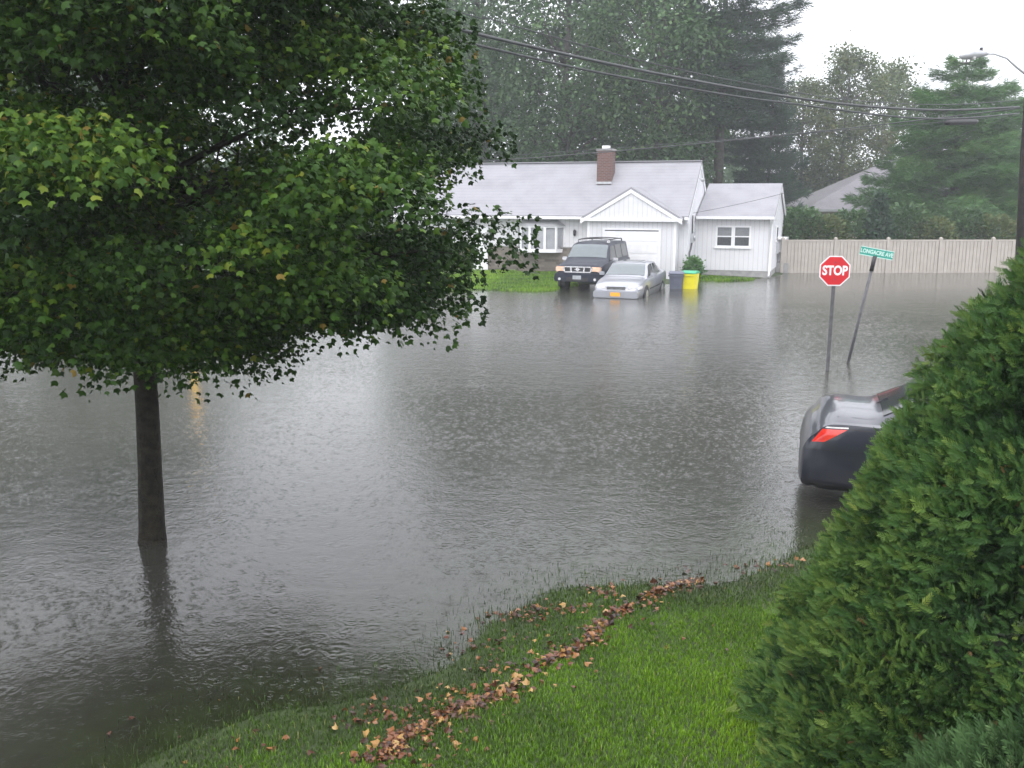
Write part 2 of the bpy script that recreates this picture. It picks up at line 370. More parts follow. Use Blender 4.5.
tp = N(nt, 'ShaderNodeBsdfTransparent'); tp.inputs['Color'].default_value = (.8, .8, .7, 1)
at = N(nt, 'ShaderNodeAttribute', attribute_name='tint')
mk = N(nt, 'ShaderNodeMixShader'); nt.links.new(at.outputs['Fac'], mk.inputs[0]); nt.links.new(tp.outputs[0], mk.inputs[1]); nt.links.new(df.outputs[0], mk.inputs[2])
mo = N(nt, 'ShaderNodeMixShader'); nt.links.new(fr.outputs[0], mo.inputs[0]); nt.links.new(mk.outputs[0], mo.inputs[1]); nt.links.new(gl.outputs[0], mo.inputs[2])
nt.links.new(mo.outputs[0], nt.nodes['Material Output'].inputs['Surface'])
M['water'] = m
wy = axis_pts(-30, 110, .14, 1.5, 10.5, 1.07); wx = axis_pts(-140, 140, .14, -5.5, 5.5, 1.09)
water = sheet('water', wx, wy, lambda X, Y: 0 * X, M['water'], lambda X, Y: .97 * (1 - np.exp(-8 * np.maximum(-height(X, Y), 0))))
water['kind'] = 'structure'

# ------------------------------------------------------------------ trees
def leaf_mesh(name, cents, axis, nrm, size, tmpl, polys, mat, parent, tint):
    V, sz, idx, k = stamp(cents, axis, nrm, size, tmpl, polys)
    return bulk(name, V, sz, idx, mat, parent, np.repeat(tint, k))

# near street tree
def street_tree():
    bx, by = onz(152, 541)
    t = empty('street_tree', (bx, by, -.36), 0, 'large dark green leafy tree standing in the flood water at the left', 'tree')
    z0 = .36
    tr = MB()
    pts = [(.0, 0, 0), (.01, 0, .5), (.035, .0, 1.1), (.05, .02, 1.8), (.05, .02, 2.6), (.0, .05, 3.6), (.06, 0, 4.8), (.02, 0, 6.2), (.05, 0, 7.8)]
    tr.tube(pts, [.165, .132, .118, .112, .106, .09, .07, .05, .02], 14)
    tr.tube([(0, 0, -.1), (0, 0, .3), (.01, 0, .45)], [.2, .155, .132], 14)
    trunk = tr.build('trunk', M['bark'], t, True)
    r = np.random.default_rng(5)
    # crown envelope
    def rmax(z):  # z above water
        return np.interp(z, [1.5, 1.9, 2.5, 3.0, 3.7, 4.6, 5.6, 6.8, 7.8, 8.6], [1.2, 2.7, 3.5, 3.7, 3.72, 3.3, 2.85, 2.2, 1.5, .5])
    limbs = []; n = 46
    for i in range(n):
        zz = 1.75 + 6.2 * (i / n) ** 1.05; az = i * 2.4 + r.uniform(-.3, .3)
        ztip = zz + r.uniform(.35, 1.1) * (1 - .3 * i / n); rr = rmax(min(ztip, 8.4)) * r.uniform(.6, .84)
        tip = Vector((math.cos(az) * rr, math.sin(az) * rr, ztip + z0)); base = Vector((0, 0, max(zz - .35, 1.9) + z0))
        path = tube_path(base, tip, (0, 0, .25), 6); rad = [max(.045 * (1 - .6 * i / n) * (1 - k / 7) + .006, .006) for k in range(7)]
        mb = MB(); mb.tube(path, rad, 6); limbs.append(path)
        # side twigs
        for k in range(2, 7):
            p = path[k]
            for q in range(3):
                d = Vector(r.normal(size=3)); d.z = d.z * .4 + .05; d.normalize(); l = r.uniform(.35, .8)
                e = p + d * l; mb.tube([p, p.lerp(e, .5) + Vector((0, 0, .04)), e], [.012, .008, .003], 4, False)
        mb.build('limb', M['bark'], t, True)
    # clumps: shell-weighted
    cl = []
    while len(cl) < 680:
        z = r.uniform(1.55, 8.5); az = r.uniform(0, 2 * PI); rm = rmax(z)
        rr = rm * math.sqrt(r.uniform(.1, 1.0)) * r.uniform(.9, 1.03)
        lump = .28 * math.sin(az * 3 + z * 1.7) + .2 * math.sin(az * 7 + z * 3.1)
        rr = min(rr, rm * (1 + .12 * lump))
        zb = 1.72 + 1.35 * (rr / 3.9) ** 2 + .14 * math.sin(az * 5 + rr * 2)
        x, y = math.cos(az) * rr, math.sin(az) * rr
        zb = max(zb, 3.62 - .18 * (y + by) + .3 * math.sin(x * 4.3 + .6) + .14 * math.sin(x * 9.1 + 1)) + .26
        if z < zb: z = zb + r.uniform(0, .25)
        # an open seam high in the crown where the sky shows through
        if z > 4.6 and abs(x + .52 + .02 * (z - 4.6)) < .22 and r.uniform() < .85: continue
        cl.append((x, y, z + z0, r.uniform(.28, .56)))
    cents = []; ax = []; tn = []
    for (x, y, z, rad) in cl:
        k = int(430 * (rad / .4) ** 2); o = np.clip(r.normal(size=(k, 3)), -1.7, 1.7) * [rad * .62, rad * .62, rad * .26]; o[:, 2] -= .22 * (o[:, 0] ** 2 + o[:, 1] ** 2) / rad
        c = np.array([x, y, z]) + o; cents.append(c)
        out = np.array([x, y, 0]) / (math.hypot(x, y) + .1)
        a = o * 1.2 + out * .5 + r.normal(size=(k, 3)) * .5; a[:, 2] -= .55; ax.append(a)
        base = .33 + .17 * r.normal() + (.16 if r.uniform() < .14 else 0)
        base = min(base, .58); tt = base + r.normal(size=k) * .17 + .12 * (o[:, 2] > rad * .3)  # leaves on clump tops painted lighter, as if lit from above
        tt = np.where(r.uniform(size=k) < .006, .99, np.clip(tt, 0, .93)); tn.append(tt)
    cents = np.concatenate(cents); ax = np.concatenate(ax); tn = np.concatenate(tn)
    nr = r.normal(size=cents.shape) * .55; nr[:, 2] += 1.0
    keep = (cents[:, 2] > 1.5 + z0 + .05 * r.normal(size=len(cents))) & (cents[:, 1] + by > 3.2)
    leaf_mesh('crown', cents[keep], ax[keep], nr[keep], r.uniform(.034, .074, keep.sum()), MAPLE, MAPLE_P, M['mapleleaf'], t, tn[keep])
    return t
street_tree()

def make_broadleaf(name, H, Rr, zlow, nclump, per, lsize, mat, seed, lean=0, trunk_r=.3, flat=.75):
    r = np.random.default_rng(seed)
    t = empty(name, (0, 0, 0))
    mb = MB(); mb.tube([(0, 0, -.5), (.1 * lean, 0, H * .25), (lean * .5, .1, H * .55), (lean, 0, H * .93)], [trunk_r * 1.25, trunk_r, trunk_r * .6, .05], 9)
    cl = []
    for i in range(nclump):
        u = r.uniform(0, 1); z = zlow + (H - zlow) * u
        prof = math.sin(min(u * 1.15 + .12, 1) * PI * .5) if u < .55 else math.cos((u - .55) / .45 * PI * .47) ** .7
        az = r.uniform(0, 2 * PI); rr = Rr * max(prof, .15) * math.sqrt(r.uniform(.12, 1)) * (1 + .16 * math.sin(az * 3 + z * .6) + .1 * math.sin(az * 5 - z))
        cl.append((math.cos(az) * rr + lean * u, math.sin(az) * rr, z))
    for i in range(0, nclump, 5):
        x, y, z = cl[i]; hb = max(zlow * .6, z - math.hypot(x, y) * .8)
        mb.tube(tube_path((lean * hb / H * .6, 0, hb), (x, y, z), (0, 0, -.3), 4), [trunk_r * .36, trunk_r * .28, trunk_r * .2, trunk_r * .12, .02], 5)
    mb.build('trunk', M['bark_far'], t, True)
    cs = []; ax = []; tn = []
    for (x, y, z) in cl:
        rad = r.uniform(.5, 1.05) * Rr / 5; o = r.normal(size=(per, 3)) * [rad * .7, rad * .7, rad * .7 * flat]
        cs.append(np.array([x, y, z]) + o); a = o + r.normal(size=(per, 3)) * .4; a[:, 2] -= .3 * rad; ax.append(a)
        tn.append(np.clip(.45 + .2 * r.normal() + .14 * r.normal(size=per), 0, 1))
    cs = np.concatenate(cs); ax = np.concatenate(ax); tn = np.concatenate(tn); nr = r.normal(size=cs.shape) * .6; nr[:, 2] += .9
    leaf_mesh('crown', cs, ax, nr, r.uniform(.7, 1.3, len(cs)) * lsize, LEAFQ, LEAFQ_P, mat, t, tn)
    return t
TUFT = []; TUFT_P = []
for k in range(7):
    a = k * 2 * PI / 7; i = len(TUFT); d = (math.cos(a) * .55 + .55, math.sin(a) * .75, .12 * math.sin(3 * a)); s_ = (-math.sin(a) * .06, math.cos(a) * .06)
    TUFT += [(0, 0, 0), (d[0] * .5 + s_[0], d[1] * .5 + s_[1], d[2] * .5 + .05), (d[0], d[1], d[2])]; TUFT_P.append((i, i + 1, i + 2))
def make_conifer(name, H, Rr, zlow, layers, mat, seed, droop=.0, trunk_r=.25, topflat=False, dens=1.0, lsize=.5, profile=None):
    r = np.random.default_rng(seed); t = empty(name, (0, 0, 0)); mb = MB()
    mb.tube([(0, 0, -.5), (0, 0, H * .5), (.1, 0, H)], [trunk_r * 1.2, trunk_r * .8, .03], 8)
    cs = []; ax = []; tn = []
    for L in range(layers):
        u = min(max((L + r.uniform(-.3, .3)) / layers, .001), .999); z = zlow + (H - zlow) * u
        R0 = Rr * (profile(u) if profile else (1 - u) ** .75)
        nb = max(4, int(7 * (R0 / Rr) + 3))
        for b in range(nb):
            az = b * 2 * PI / nb + r.uniform(-.35, .35); l = R0 * r.uniform(.6, 1.12) + .3
            tip = Vector((math.cos(az) * l, math.sin(az) * l, z + l * (.14 - droop) + r.uniform(-.15, .15)))
            base = Vector((0, 0, z)); mb.tube([base, base.lerp(tip, .5) - Vector((0, 0, .06 * l)), tip], [.05 + .02 * l, .04, .01], 4)
            k = int(26 * l * dens); s_ = r.uniform(.15, 1, k) ** .7
            d = np.array([math.cos(az), math.sin(az), 0]); sd = np.array([-d[1], d[0], 0])
            c = np.array(base)[None] * (1 - s_[:, None]) + np.array(tip)[None] * s_[:, None] + sd * (r.normal(size=k) * .22 * l * (1.15 - s_ * .7))[:, None]
            c[:, 2] += r.normal(size=k) * .16 - .06 * l * np.sin(s_ * PI)
            cs.append(c); a = d + sd * r.normal(size=k)[:, None] * .7; a[:, 2] += r.normal(size=k) * .3 + .15; ax.append(a)
            tn.append(np.clip(.4 + .18 * r.normal() + .15 * r.normal(size=k), 0, 1))
    mb.build('trunk', M['bark_far'], t, True)
    cs = np.concatenate(cs); ax = np.concatenate(ax); tn = np.concatenate(tn); nr = r.normal(size=cs.shape) * .5; nr[:, 2] += 1
    leaf_mesh('crown', cs, ax, nr, r.uniform(.7, 1.3, len(cs)) * lsize, TUFT, TUFT_P, mat, t, tn)
    return t
def copy_tree(o, parent=None):
    c = o.copy(); C.objects.link(c); c.parent = parent
    for ch in list(o.children): copy_tree(ch, c)
    return c
def put(proto, px, Y, rz, sc, label, group=None, cat='tree', used=set()):
    o = proto if proto.name not in used else copy_tree(proto); used.add(o.name)
    t = Y * cp + 0.4; X = (px - 512) / F * t
    o.location = (X, Y, hz(X, Y) - .05); o.rotation_euler = (0, 0, rz); o.scale = sc if hasattr(sc, '__len__') else (sc,) * 3
    tag(o, label, cat, group); return o
pA = make_broadleaf('broadleaf_tree', 17.5, 6.0, 4.0, 190, 120, .26, M['oak'], 21, .6, .38)
pB = make_broadleaf('broadleaf_tree', 16.5, 5.2, 3.4, 170, 115, .26, M['oak'], 22, -.5, .33)
pC = make_broadleaf('broadleaf_tree', 14, 4.0, 3.0, 130, 110, .25, M['paleoak'], 23, .3, .22, .9)
pD = make_broadleaf('broadleaf_tree', 9, 3.6, 1.2, 90, 55, .3, M['oak'], 24, .1, .2)
pW = make_conifer('pine_tree', 20, 4.0, 7.5, 11, M['pine'], 31, .02, .3, dens=1.0, lsize=.5, profile=lambda u: .75 + .35 * math.sin(u * PI) if u < .8 else .9 - 3.4 * (u - .8))
pS = make_conifer('spruce_tree', 12, 4.4, 1.0, 15, M['pine'], 32, .12, .2, dens=1.3, lsize=.55)
pCd = make_conifer('cedar_tree', 11, 5.0, .6, 18, M['cedar'], 33, .1, .22, dens=2.6, lsize=.4, profile=lambda u: (1 - u ** 2.2) * .9 + .1)
BG = 'trees behind the white house and fence'
put(pA, 560, 62, .4, 1, 'tall hazy broadleaf tree behind the house chimney', BG)
put(pB, 655, 60, 1.9, 1.05, 'tall hazy tree rising behind the garage gable', BG)
put(pA, 487, 66, 2.6, (1.0, 1.0, 1.05), 'hazy tall tree just right of the near tree, behind the roof ridge', BG)
put(pB, 610, 74, 4.1, 1.15, 'taller tree farther back between the chimney and the house right end', BG)
put(pW, 716, 60, .9, (1, 1, 1), 'tall dark pine with layered branches and bare lower trunk above the side wing', BG)
put(pW, 748, 66, 3.0, (.6, .6, .72), 'thinner pine just right of the tallest pine', BG)
put(pA, 690, 84, 5.2, 1.0, 'far broadleaf tree seen between the pines and the house', BG)
put(pS, 766, 64, 0, (.66, .66, 1.0), 'dark spruce behind the right corner of the side wing', BG)
put(pC, 838, 80, .5, (1.05, 1.05, 1.03), 'pale yellowish green open tree against the white sky', BG)
put(pC, 800, 84, 2.5, (1.0, 1.0, .9), 'pale thin tree between the spruce and the yellowish tree', BG)
put(pC, 885, 86, 4.0, (1.0, 1.0, 1.0), 'pale green tree farthest right of the yellowish ones', BG)
put(pCd, 950, 55, .3, (1.0, 1.0, 1.0), 'broad green cedar with layered boughs behind the tan fence', BG)
put(pCd, 1045, 60, 2.0, (1.0, 1.0, .95), 'green cedar at the right edge behind the utility pole', BG)
put(pB, 985, 84, 3.3, (.9, .9, .68), 'hazy tree top showing behind the broad cedar', BG)
put(pS, 912, 58, 1.4, (.55, .55, .45), 'small dark conifer left of the broad cedar', BG)
LG = 'trees across the flooded street behind the near tree'
for (px, Y, rz, s_, pr, lb) in [(60, 52, .3, .95, pA, 'tall tree across the flooded street straight behind the near trunk'), (-60, 50, 1.4, 1.0, pB, 'tall tree across the water at the left edge'),
        (150, 58, 2.2, .95, pB, 'tall tree across the water just right of the near trunk'), (-230, 48, 3, 1.0, pA, 'tall tree beyond the left edge of the view across the water'),
        (400, 68, 4.4, .5, pB, 'shorter tree behind the left end of the white house'), (330, 64, 1.0, .7, pD, 'low round tree beyond the left end of the white house'),
        (250, 56, 5.0, .85, pD, 'low round tree across the water between tall trees and house'), (452, 74, 3.6, .95, pA, 'hazy tree at the edge of the near tree crown')]:
    put(pr, px, Y, rz, s_, lb, LG)

# distant woods: one mass
r = np.random.default_rng(77); n = 30000
th = r.uniform(-1.15, 1.15, n); rad = r.uniform(98, 125, n); zt = 7 + 2.2 * np.sin(th * 14) + 1.3 * np.sin(th * 31 + 1) + 1.2 * np.sin(th * 67)
c = np.stack([np.sin(th) * rad, np.cos(th) * rad, r.uniform(0, 1, n) ** .8 * zt], 1)
wd = leaf_mesh('distant_woods', c, r.normal(size=(n, 3)), r.normal(size=(n, 3)) + [0, 0, .8], r.uniform(.8, 1.7, n), LEAFQ, LEAFQ_P, M['oak'], None, r.uniform(.1, .9, n))
tag(wd, 'hazy mass of far trees low along the horizon', 'woods', kind='stuff')

# shrubs behind the fence
def make_shrub(name, H, Rr, mat, seed, n=1500, ls=.16, cone=False, zb=.1):
    r = np.random.default_rng(seed); t = empty(name, (0, 0, 0)); mb = MB()
    for k in range(7):
        a = k * .9; mb.tube([(0, 0, -.2), (math.cos(a) * Rr * .3, math.sin(a) * Rr * .3, H * .45), (math.cos(a) * Rr * .55, math.sin(a) * Rr * .55, H * .8)], [.035, .022, .008], 5)
    mb.build('stem', M['bark_far'], t, True)
    u = r.uniform(0, 1, n); az = r.uniform(0, 2 * PI, n); prof = (1 - u) ** .6 if cone else np.sqrt(np.maximum(1 - (u * 1.7 - .75) ** 2, .08))
    rr = Rr * prof * np.sqrt(r.uniform(.3, 1, n)) * (1 + .2 * np.sin(az * 4 + u * 7))
    c = np.stack([np.cos(az) * rr, np.sin(az) * rr, zb + u * (H - zb)], 1) + r.normal(size=(n, 3)) * .07
    a = c.copy(); a[:, 2] = .4; a += r.normal(size=(n, 3)) * .4
    leaf_mesh('foliage', c, a, r.normal(size=(n, 3)) + [0, 0, .8], r.uniform(.7, 1.3, n) * ls, LEAFQ, LEAFQ_P, mat, t, np.clip(.5 + .25 * vnoise(c, seed, 3) + .15 * r.normal(size=n), 0, 1))
    return t
sh1 = make_shrub('shrub', 2.6, 1.3, M['oak'], 41, 2600, .2); sh2 = make_shrub('shrub', 2.4, 1.2, M['paleoak'], 42, 2000, .2); sh3 = make_shrub('arborvitae_shrub', 3.3, .8, M['pine'], 43, 2600, .2, True)
SG = 'shrubs showing above the tan fence'
for (px, Y, rz, s_, pr, lb) in [(800, 47, 0, 1.05, sh1, 'dark rounded shrub above the left end of the tan fence'), (826, 46.5, 1, 1.0, sh2, 'olive shrub above the fence below the far grey roof'),
        (851, 47, 2, 1.0, sh1, 'dark green shrub above the fence left of the pointed one'), (877, 46, 0, 1.05, sh3, 'pointed dark shrub rising over the fence behind the street name sign'),
        (905, 48, 3, 1.1, sh1, 'dense green shrub above the fence under the cedar left side'), (933, 47, 1.1, .95, sh2, 'lighter shrub above the fence under the broad cedar'),
        (965, 48, 4, 1.05, sh1, 'dark shrub above the fence under the cedar right side'), (995, 47, 5, 1.0, sh2, 'light shrub above the fence beside the near evergreen')]:
    put(pr, px, Y, rz, s_, lb, SG, 'shrub')

# ------------------------------------------------------------------ white house
A = math.radians(-20)
H = empty('house', (7.19, 39.76, 0), A, 'white single storey house with pale grey roof, brick chimney and garage', 'house')
def bx(name, m_, par, *b, bevel=0): return MB().box(*b).build(name, m_, par, bevel=bevel)
# walls
w = MB(); w.box(-14, 0, .6, 5.8, -.1, 2.6); w.prism([(.6, 2.6), (5.8, 2.6), (3.2, 4.72)], -14, 0, 'x')
wall = w.build('wall', M['siding'], H)
w = MB(); w.box(-4.2, -.4, 0, .598, -.1, 2.5); w.prism([(-4.2, 2.5), (-.4, 2.5), (-.4, 2.56), (-2.3, 3.68), (-4.2, 2.56)], .0, 2.2, 'y')
gw = w.build('garage_wall', M['siding'], H)
# stone wainscot on the left part
bx('stone_wainscot', M['stone'], H, -14.0, -4.205, .52, .597, -.1, 1.22)
bx('ledge', M['concrete'], H, -14.0, -4.205, .49, .597, 1.222, 1.27)
bx('front_walk', M['pinkwalk'], H, -12.0, -4.3, -.5, .515, -.1, .115)
# main roof: two slabs
def slab(mb, p, q, x0, x1, th):
    (ya, za), (yb, zb) = p, q; L_ = math.hypot(yb - ya, zb - za); nx_, nz_ = -(zb - za) / L_, (yb - ya) / L_
    if nz_ < 0: nx_, nz_ = -nx_, -nz_
    mb.prism([(ya, za), (yb, zb), (yb - nx_ * th, zb - nz_ * th), (ya - nx_ * th, za - nz_ * th)], x0, x1, 'x')
rf = MB(); slab(rf, (.22, 2.63), (3.2, 4.98), -14.3, .05, .11); slab(rf, (6.18, 2.63), (3.202, 4.98), -14.3, .05, .11)
roof = rf.build('roof', M['roof'], H)
bx('ridge_cap', M['roof'], roof, -14.3, .05, 3.08, 3.32, 4.955, 5.0)
# garage gable roof (ridge runs front to back)
gr_ = MB()
for sgn in (-1, 1):
    xe, ze = -2.3 + sgn * 2.16, 2.56; xr, zr = -2.3 - .001 * sgn, 3.83
    gr_.prism([(xe, ze), (xr, zr), (xr, zr - .1), (xe, ze - .1)], -.22, 2.3, 'y')
gr_.build('garage_roof', M['roof'], H)
# white rake boards and fascia
tr = MB()
for sgn in (-1, 1):
    xe, ze = -2.3 + sgn * 2.17, 2.462; xr, zr = -2.3, 3.732
    tr.prism([(xe, ze), (xr, zr), (xr, zr - .15), (xe, ze - .15)], -.245, -.2, 'y')
tr.box(-4.47, -.13, -.235, -.2, 2.42, 2.55)
tr.build('gable_trim', M['trim'], H)
MB().prism([(-4.2, 2.47), (-.4, 2.47), (-.4, 2.5), (-2.3, 3.6), (-4.2, 2.5)], -.19, -.003, 'y').build('pediment', M['siding'], H)
def rake(par, yE, zE, yR, zR, x0, x1, name='rake_board'):
    q = MB(); q.prism([(yE, zE), (yR, zR), (yR, zR - .2), (yE, zE - .17)], x0, x1, 'x'); return q.build(name, M['trim'], par)
rake(H, .22, 2.5, 3.2, 4.87, .005, .048); rake(H, 6.18, 2.5, 3.203, 4.87, .005, .048)
bx('gutter', M['trim'], H, -14.3, -4.5, .1, .218, 2.48, 2.6); bx('gutter', M['trim'], H, -.1, .05, .1, .218, 2.48, 2.6)
bx('corner_board', M['trim'], H, -.5, -.395, -.02, .03, 0, 2.42); bx('corner_board', M['trim'], H, -4.22, -4.12, -.02, .03, 0, 2.42)
# garage door with panels
gd = bx('garage_door', M['trim'], H, -3.43, -1.13, -.03, -.002, .02, 2.04)
pm = MB()
for i in range(4):
    for j in range(5):
        x0 = -3.40 + j * .455; z0 = .06 + i * .5; pm.box(x0 + .04, x0 + .415, -.042, -.032, z0 + .04, z0 + .42)
pm.build('door_panel', M['trim'], gd)
fm = MB(); fm.box(-3.53, -3.435, -.05, -.002, 0, 2.13); fm.box(-1.125, -1.03, -.05, -.002, 0, 2.13); fm.box(-3.43, -1.13, -.05, -.002, 2.05, 2.13)
fm.build('door_frame', M['trim'], gd)
bx('door_seal', M['black'], gd, -3.43, -1.13, -.036, -.031, 2.005, 2.048)
# chimney
ch = MB(); ch.box(-4.35, -3.7, 1.9, 2.6, 3.5, 5.42); cc = ch.build('chimney', M['brick'], roof)
bx('chimney_cap', M['concrete'], cc, -4.39, -3.66, 1.86, 2.64, 5.422, 5.5); bx('flue', M['trim'], cc, -4.18, -3.88, 2.1, 2.4, 5.5, 5.64)
bx('flashing', M['greypaint'], cc, -4.38, -3.67, 1.84, 1.897, 3.98, 4.08)
# bow window
bw = empty('bow_window', (0, 0, 0)); bw.parent = H
P_ = [(-7.62, .6), (-7.34, .28), (-6.87, .12), (-6.17, .12), (-5.7, .28), (-5.42, .6)]
fm = MB(); cu = MB(); pn = MB()
for i in range(5):
    (x0, y0), (x1, y1) = P_[i], P_[i + 1]; dx, dy = x1 - x0, y1 - y0; L_ = math.hypot(dx, dy); ux, uy = dx / L_, dy / L_; ox, oy = uy * .02, -ux * .02
    def seg(mb, a, b, z0, z1, off, th):
        q = [(x0 + ux * a + ox / .02 * off, y0 + uy * a + oy / .02 * off), (x0 + ux * b + ox / .02 * off, y0 + uy * b + oy / .02 * off)]
        q += [(q[1][0] - ox / .02 * th, q[1][1] - oy / .02 * th), (q[0][0] - ox / .02 * th, q[0][1] - oy / .02 * th)]
        mb.prism(q, z0, z1, 'z')
    seg(fm, -.02, .055, 1.1, 2.18, .02, .05); seg(fm, L_ - .055, L_ + .02, 1.1, 2.18, .021, .05)
    seg(fm, .05, L_ - .05, 1.1, 1.17, .018, .05); seg(fm, .05, L_ - .05, 2.1, 2.18, .018, .05)
    seg(pn, .05, L_ - .05, 1.17, 2.1, -.005, .008)
    k = 14
    for j in range(k):
        a0 = .03 + (L_ - .06) * j / k; a1 = .03 + (L_ - .06) * (j + 1) / k; f0 = -.06 - .02 * (j % 2)
        seg(cu, a0, a1, 1.15, 2.12, f0, .012)
fm.build('window_frame', M['trim'], bw); pn.build('pane', M['pane'], bw); cu.build('curtain', M['curtain'], bw)
MB().prism([(x, y - (.03 if 0 < i < 5 else 0)) for i, (x, y) in enumerate(P_)], 1.02, 1.1, 'z').build('sill', M['trim'], bw)
rv = [(x + (x + 6.52) * .06, y - .06, 2.18) for x, y in P_] + [(-7.32, .57, 2.42), (-5.72, .57, 2.42)]
rm_ = MB(); rm_.add(rv, [(0, 1, 6), (1, 2, 6), (2, 3, 7, 6), (3, 4, 7), (4, 5, 7), (5, 4, 3, 2, 1, 0), (0, 6, 7, 5)]); rm_.build('bow_roof', M['greypaint'], bw)
# wall lantern, mail box
ln = MB(); ln.tube([(-4.93, .5, 2.02), (-4.93, .5, 1.98), (-4.93, .5, 1.78), (-4.93, .5, 1.74)], [.02, .07, .055, .02], 8); ln.box(-4.96, -4.9, .5, .597, 1.9, 1.95)
ln.build('wall_lantern', M['black'], H, True)
MB().box(-8.15, -7.75, .44, .59, 1.3, 1.52).build('mail_box', M['black'], H, bevel=.02)
# dark front door further left, behind the tree
dr = bx('front_door', M['trim'], H, -9.9, -9.0, .5, .48, .1, 2.1)
# attached wing
wn = MB(); wn.box(0.002, 3.25, 2.5, 8.5, .28, 2.6); wn.prism([(2.5, 2.6), (8.5, 2.6), (5.5, 3.86)], 1.0, 3.25, 'x')
wn.build('wing_wall', M['siding'], H)
bx('foundation', M['concrete'], H, 0.004, 3.23, 2.52, 8.48, -.15, .279)
rf = MB(); slab(rf, (2.2, 2.62), (5.5, 4.02), .055, 3.34, .1); slab(rf, (8.8, 2.62), (5.502, 4.02), .055, 3.34, .1); rf.build('wing_roof', M['roof'], H)
rake(H, 2.2, 2.52, 5.5, 3.92, 3.29, 3.335); rake(H, 8.8, 2.52, 5.503, 3.92, 3.29, 3.335)
bx('gutter', M['trim'], H, .06, 3.34, 2.08, 2.198, 2.49, 2.61)
dp = MB(); dp.tube([(3.2, 2.14, 2.5), (3.2, 2.3, 2.36), (3.2, 2.44, 2.28), (3.2, 2.44, .2), (3.2, 2.3, .08)], .045, 6); dp.build('downspout', M['trim'], H, True)
bx('corner_board', M['trim'], H, 3.17, 3.27, 2.47, 2.56, .28, 2.5)
def sash(par, x0, x1, z0, z1, yf, blind=True):
    wd_ = empty('window', (0, 0, 0)); wd_.parent = par
    f = MB(); f.box(x0, x0 + .07, yf - .05, yf - .003, z0, z1); f.box(x1 - .07, x1, yf - .05, yf - .003, z0, z1); f.box(x0 + .07, x1 - .07, yf - .05, yf - .003, z1 - .07, z1)
    zm = (z0 + z1) / 2; f.box(x0 + .07, x1 - .07, yf - .04, yf - .003, zm - .025, zm + .025)
    f.box(x0 + .07, x1 - .07, yf - .05, yf - .003, z0, z0 + .07); f.build('window_frame', M['trim'], wd_)
    MB().box(x0 - .04, x1 + .04, yf - .09, yf - .052, z0 - .05, z0 + .02).build('sill', M['trim'], wd_)
    MB().box(x0 + .07, x1 - .07, yf - .03, yf - .024, z0 + .07, z1 - .07).build('pane', M['pane'], wd_)
    b = MB()
    for k in range(int((z1 - zm - .05) / .05)): b.box(x0 + .08, x1 - .08, yf - .02, yf - .008, z1 - .075 - k * .05 - .042, z1 - .075 - k * .05)
    b.build('blind', M['blind'], wd_)
    MB().box(x0 + .075, x1 - .075, yf - .007, yf - .004, z0 + .07, z1 - .07).build('room_shade', M['room'], wd_)
sash(H, .88, 1.62, 1.28, 2.2, 2.5); sash(H, 1.63, 2.37, 1.28, 2.2, 2.5)
# wing side: small window, panelled box and lamp
sw = MB(); sw.box(3.252, 3.3, 4.3, 4.9, 1.45, 2.15); f = sw.build('side_window_frame', M['trim'], H)
bx('pane', M['glass'], f, 3.3, 3.31, 4.37, 4.83, 1.52, 2.08)
rl = MB(); rl.box(3.252, 3.6, 5.6, 7.4, .95, 1.02); rl.box(3.252, 3.6, 5.6, 7.4, 1.5, 1.56)
for k in range(5): rl.box(3.54, 3.6, 5.6 + k * .43, 5.66 + k * .43, 1.02, 1.5)
rl.build('stair_rail', M['trim'], H)
bx('side_stoop', M['concrete'], H, 3.252, 3.8, 5.5, 7.6, -.2, .45)
bx('utility_box', M['greypaint'], H, 3.252, 3.36, 5.0, 5.2, .9, 1.4)
# meters and conduit on the main gable wall
mt = MB(); mt.box(.003, .12, 1.2, 1.42, 1.5, 1.9); mt.box(.003, .12, 1.62, 1.8, 1.55, 1.95); mt.tube([(.13, 1.31, 1.72), (.2, 1.31, 1.72)], .09, 10)
mt.build('electric_meter', M['greypaint'], H)
cd = MB(); cd.tube([(.05, 1.3, 1.9), (.05, 1.3, 2.3), (.05, 1.3, 2.65)], .03, 6); cd.tube([(.05, 1.3, 1.5), (.05, 1.1, 1.25), (.05, .8, 1.1), (.05, .75, .1)], .035, 6); cd.build('conduit', M['galv'], H, True)
fl_ = MB(); fl_.tube([(.003, 2.7, 4.2), (.12, 2.7, 4.2)], .02, 6); fl_.tube([(.12, 2.6, 4.2), (.22, 2.55, 4.12)], [.03, .08], 8); fl_.tube([(.12, 2.8, 4.2), (.22, 2.85, 4.12)], [.03, .08], 8); fl_.build('flood_lamp', M['greypaint'], H, True)
# shrub by the wing
s4 = make_shrub('shrub', .85, .38, M['cedar'], 51, 1500, .1)
s4.location = (7.55, 39.75, .03); tag(s4, 'small green bush against the wall behind the yellow bin', 'shrub')

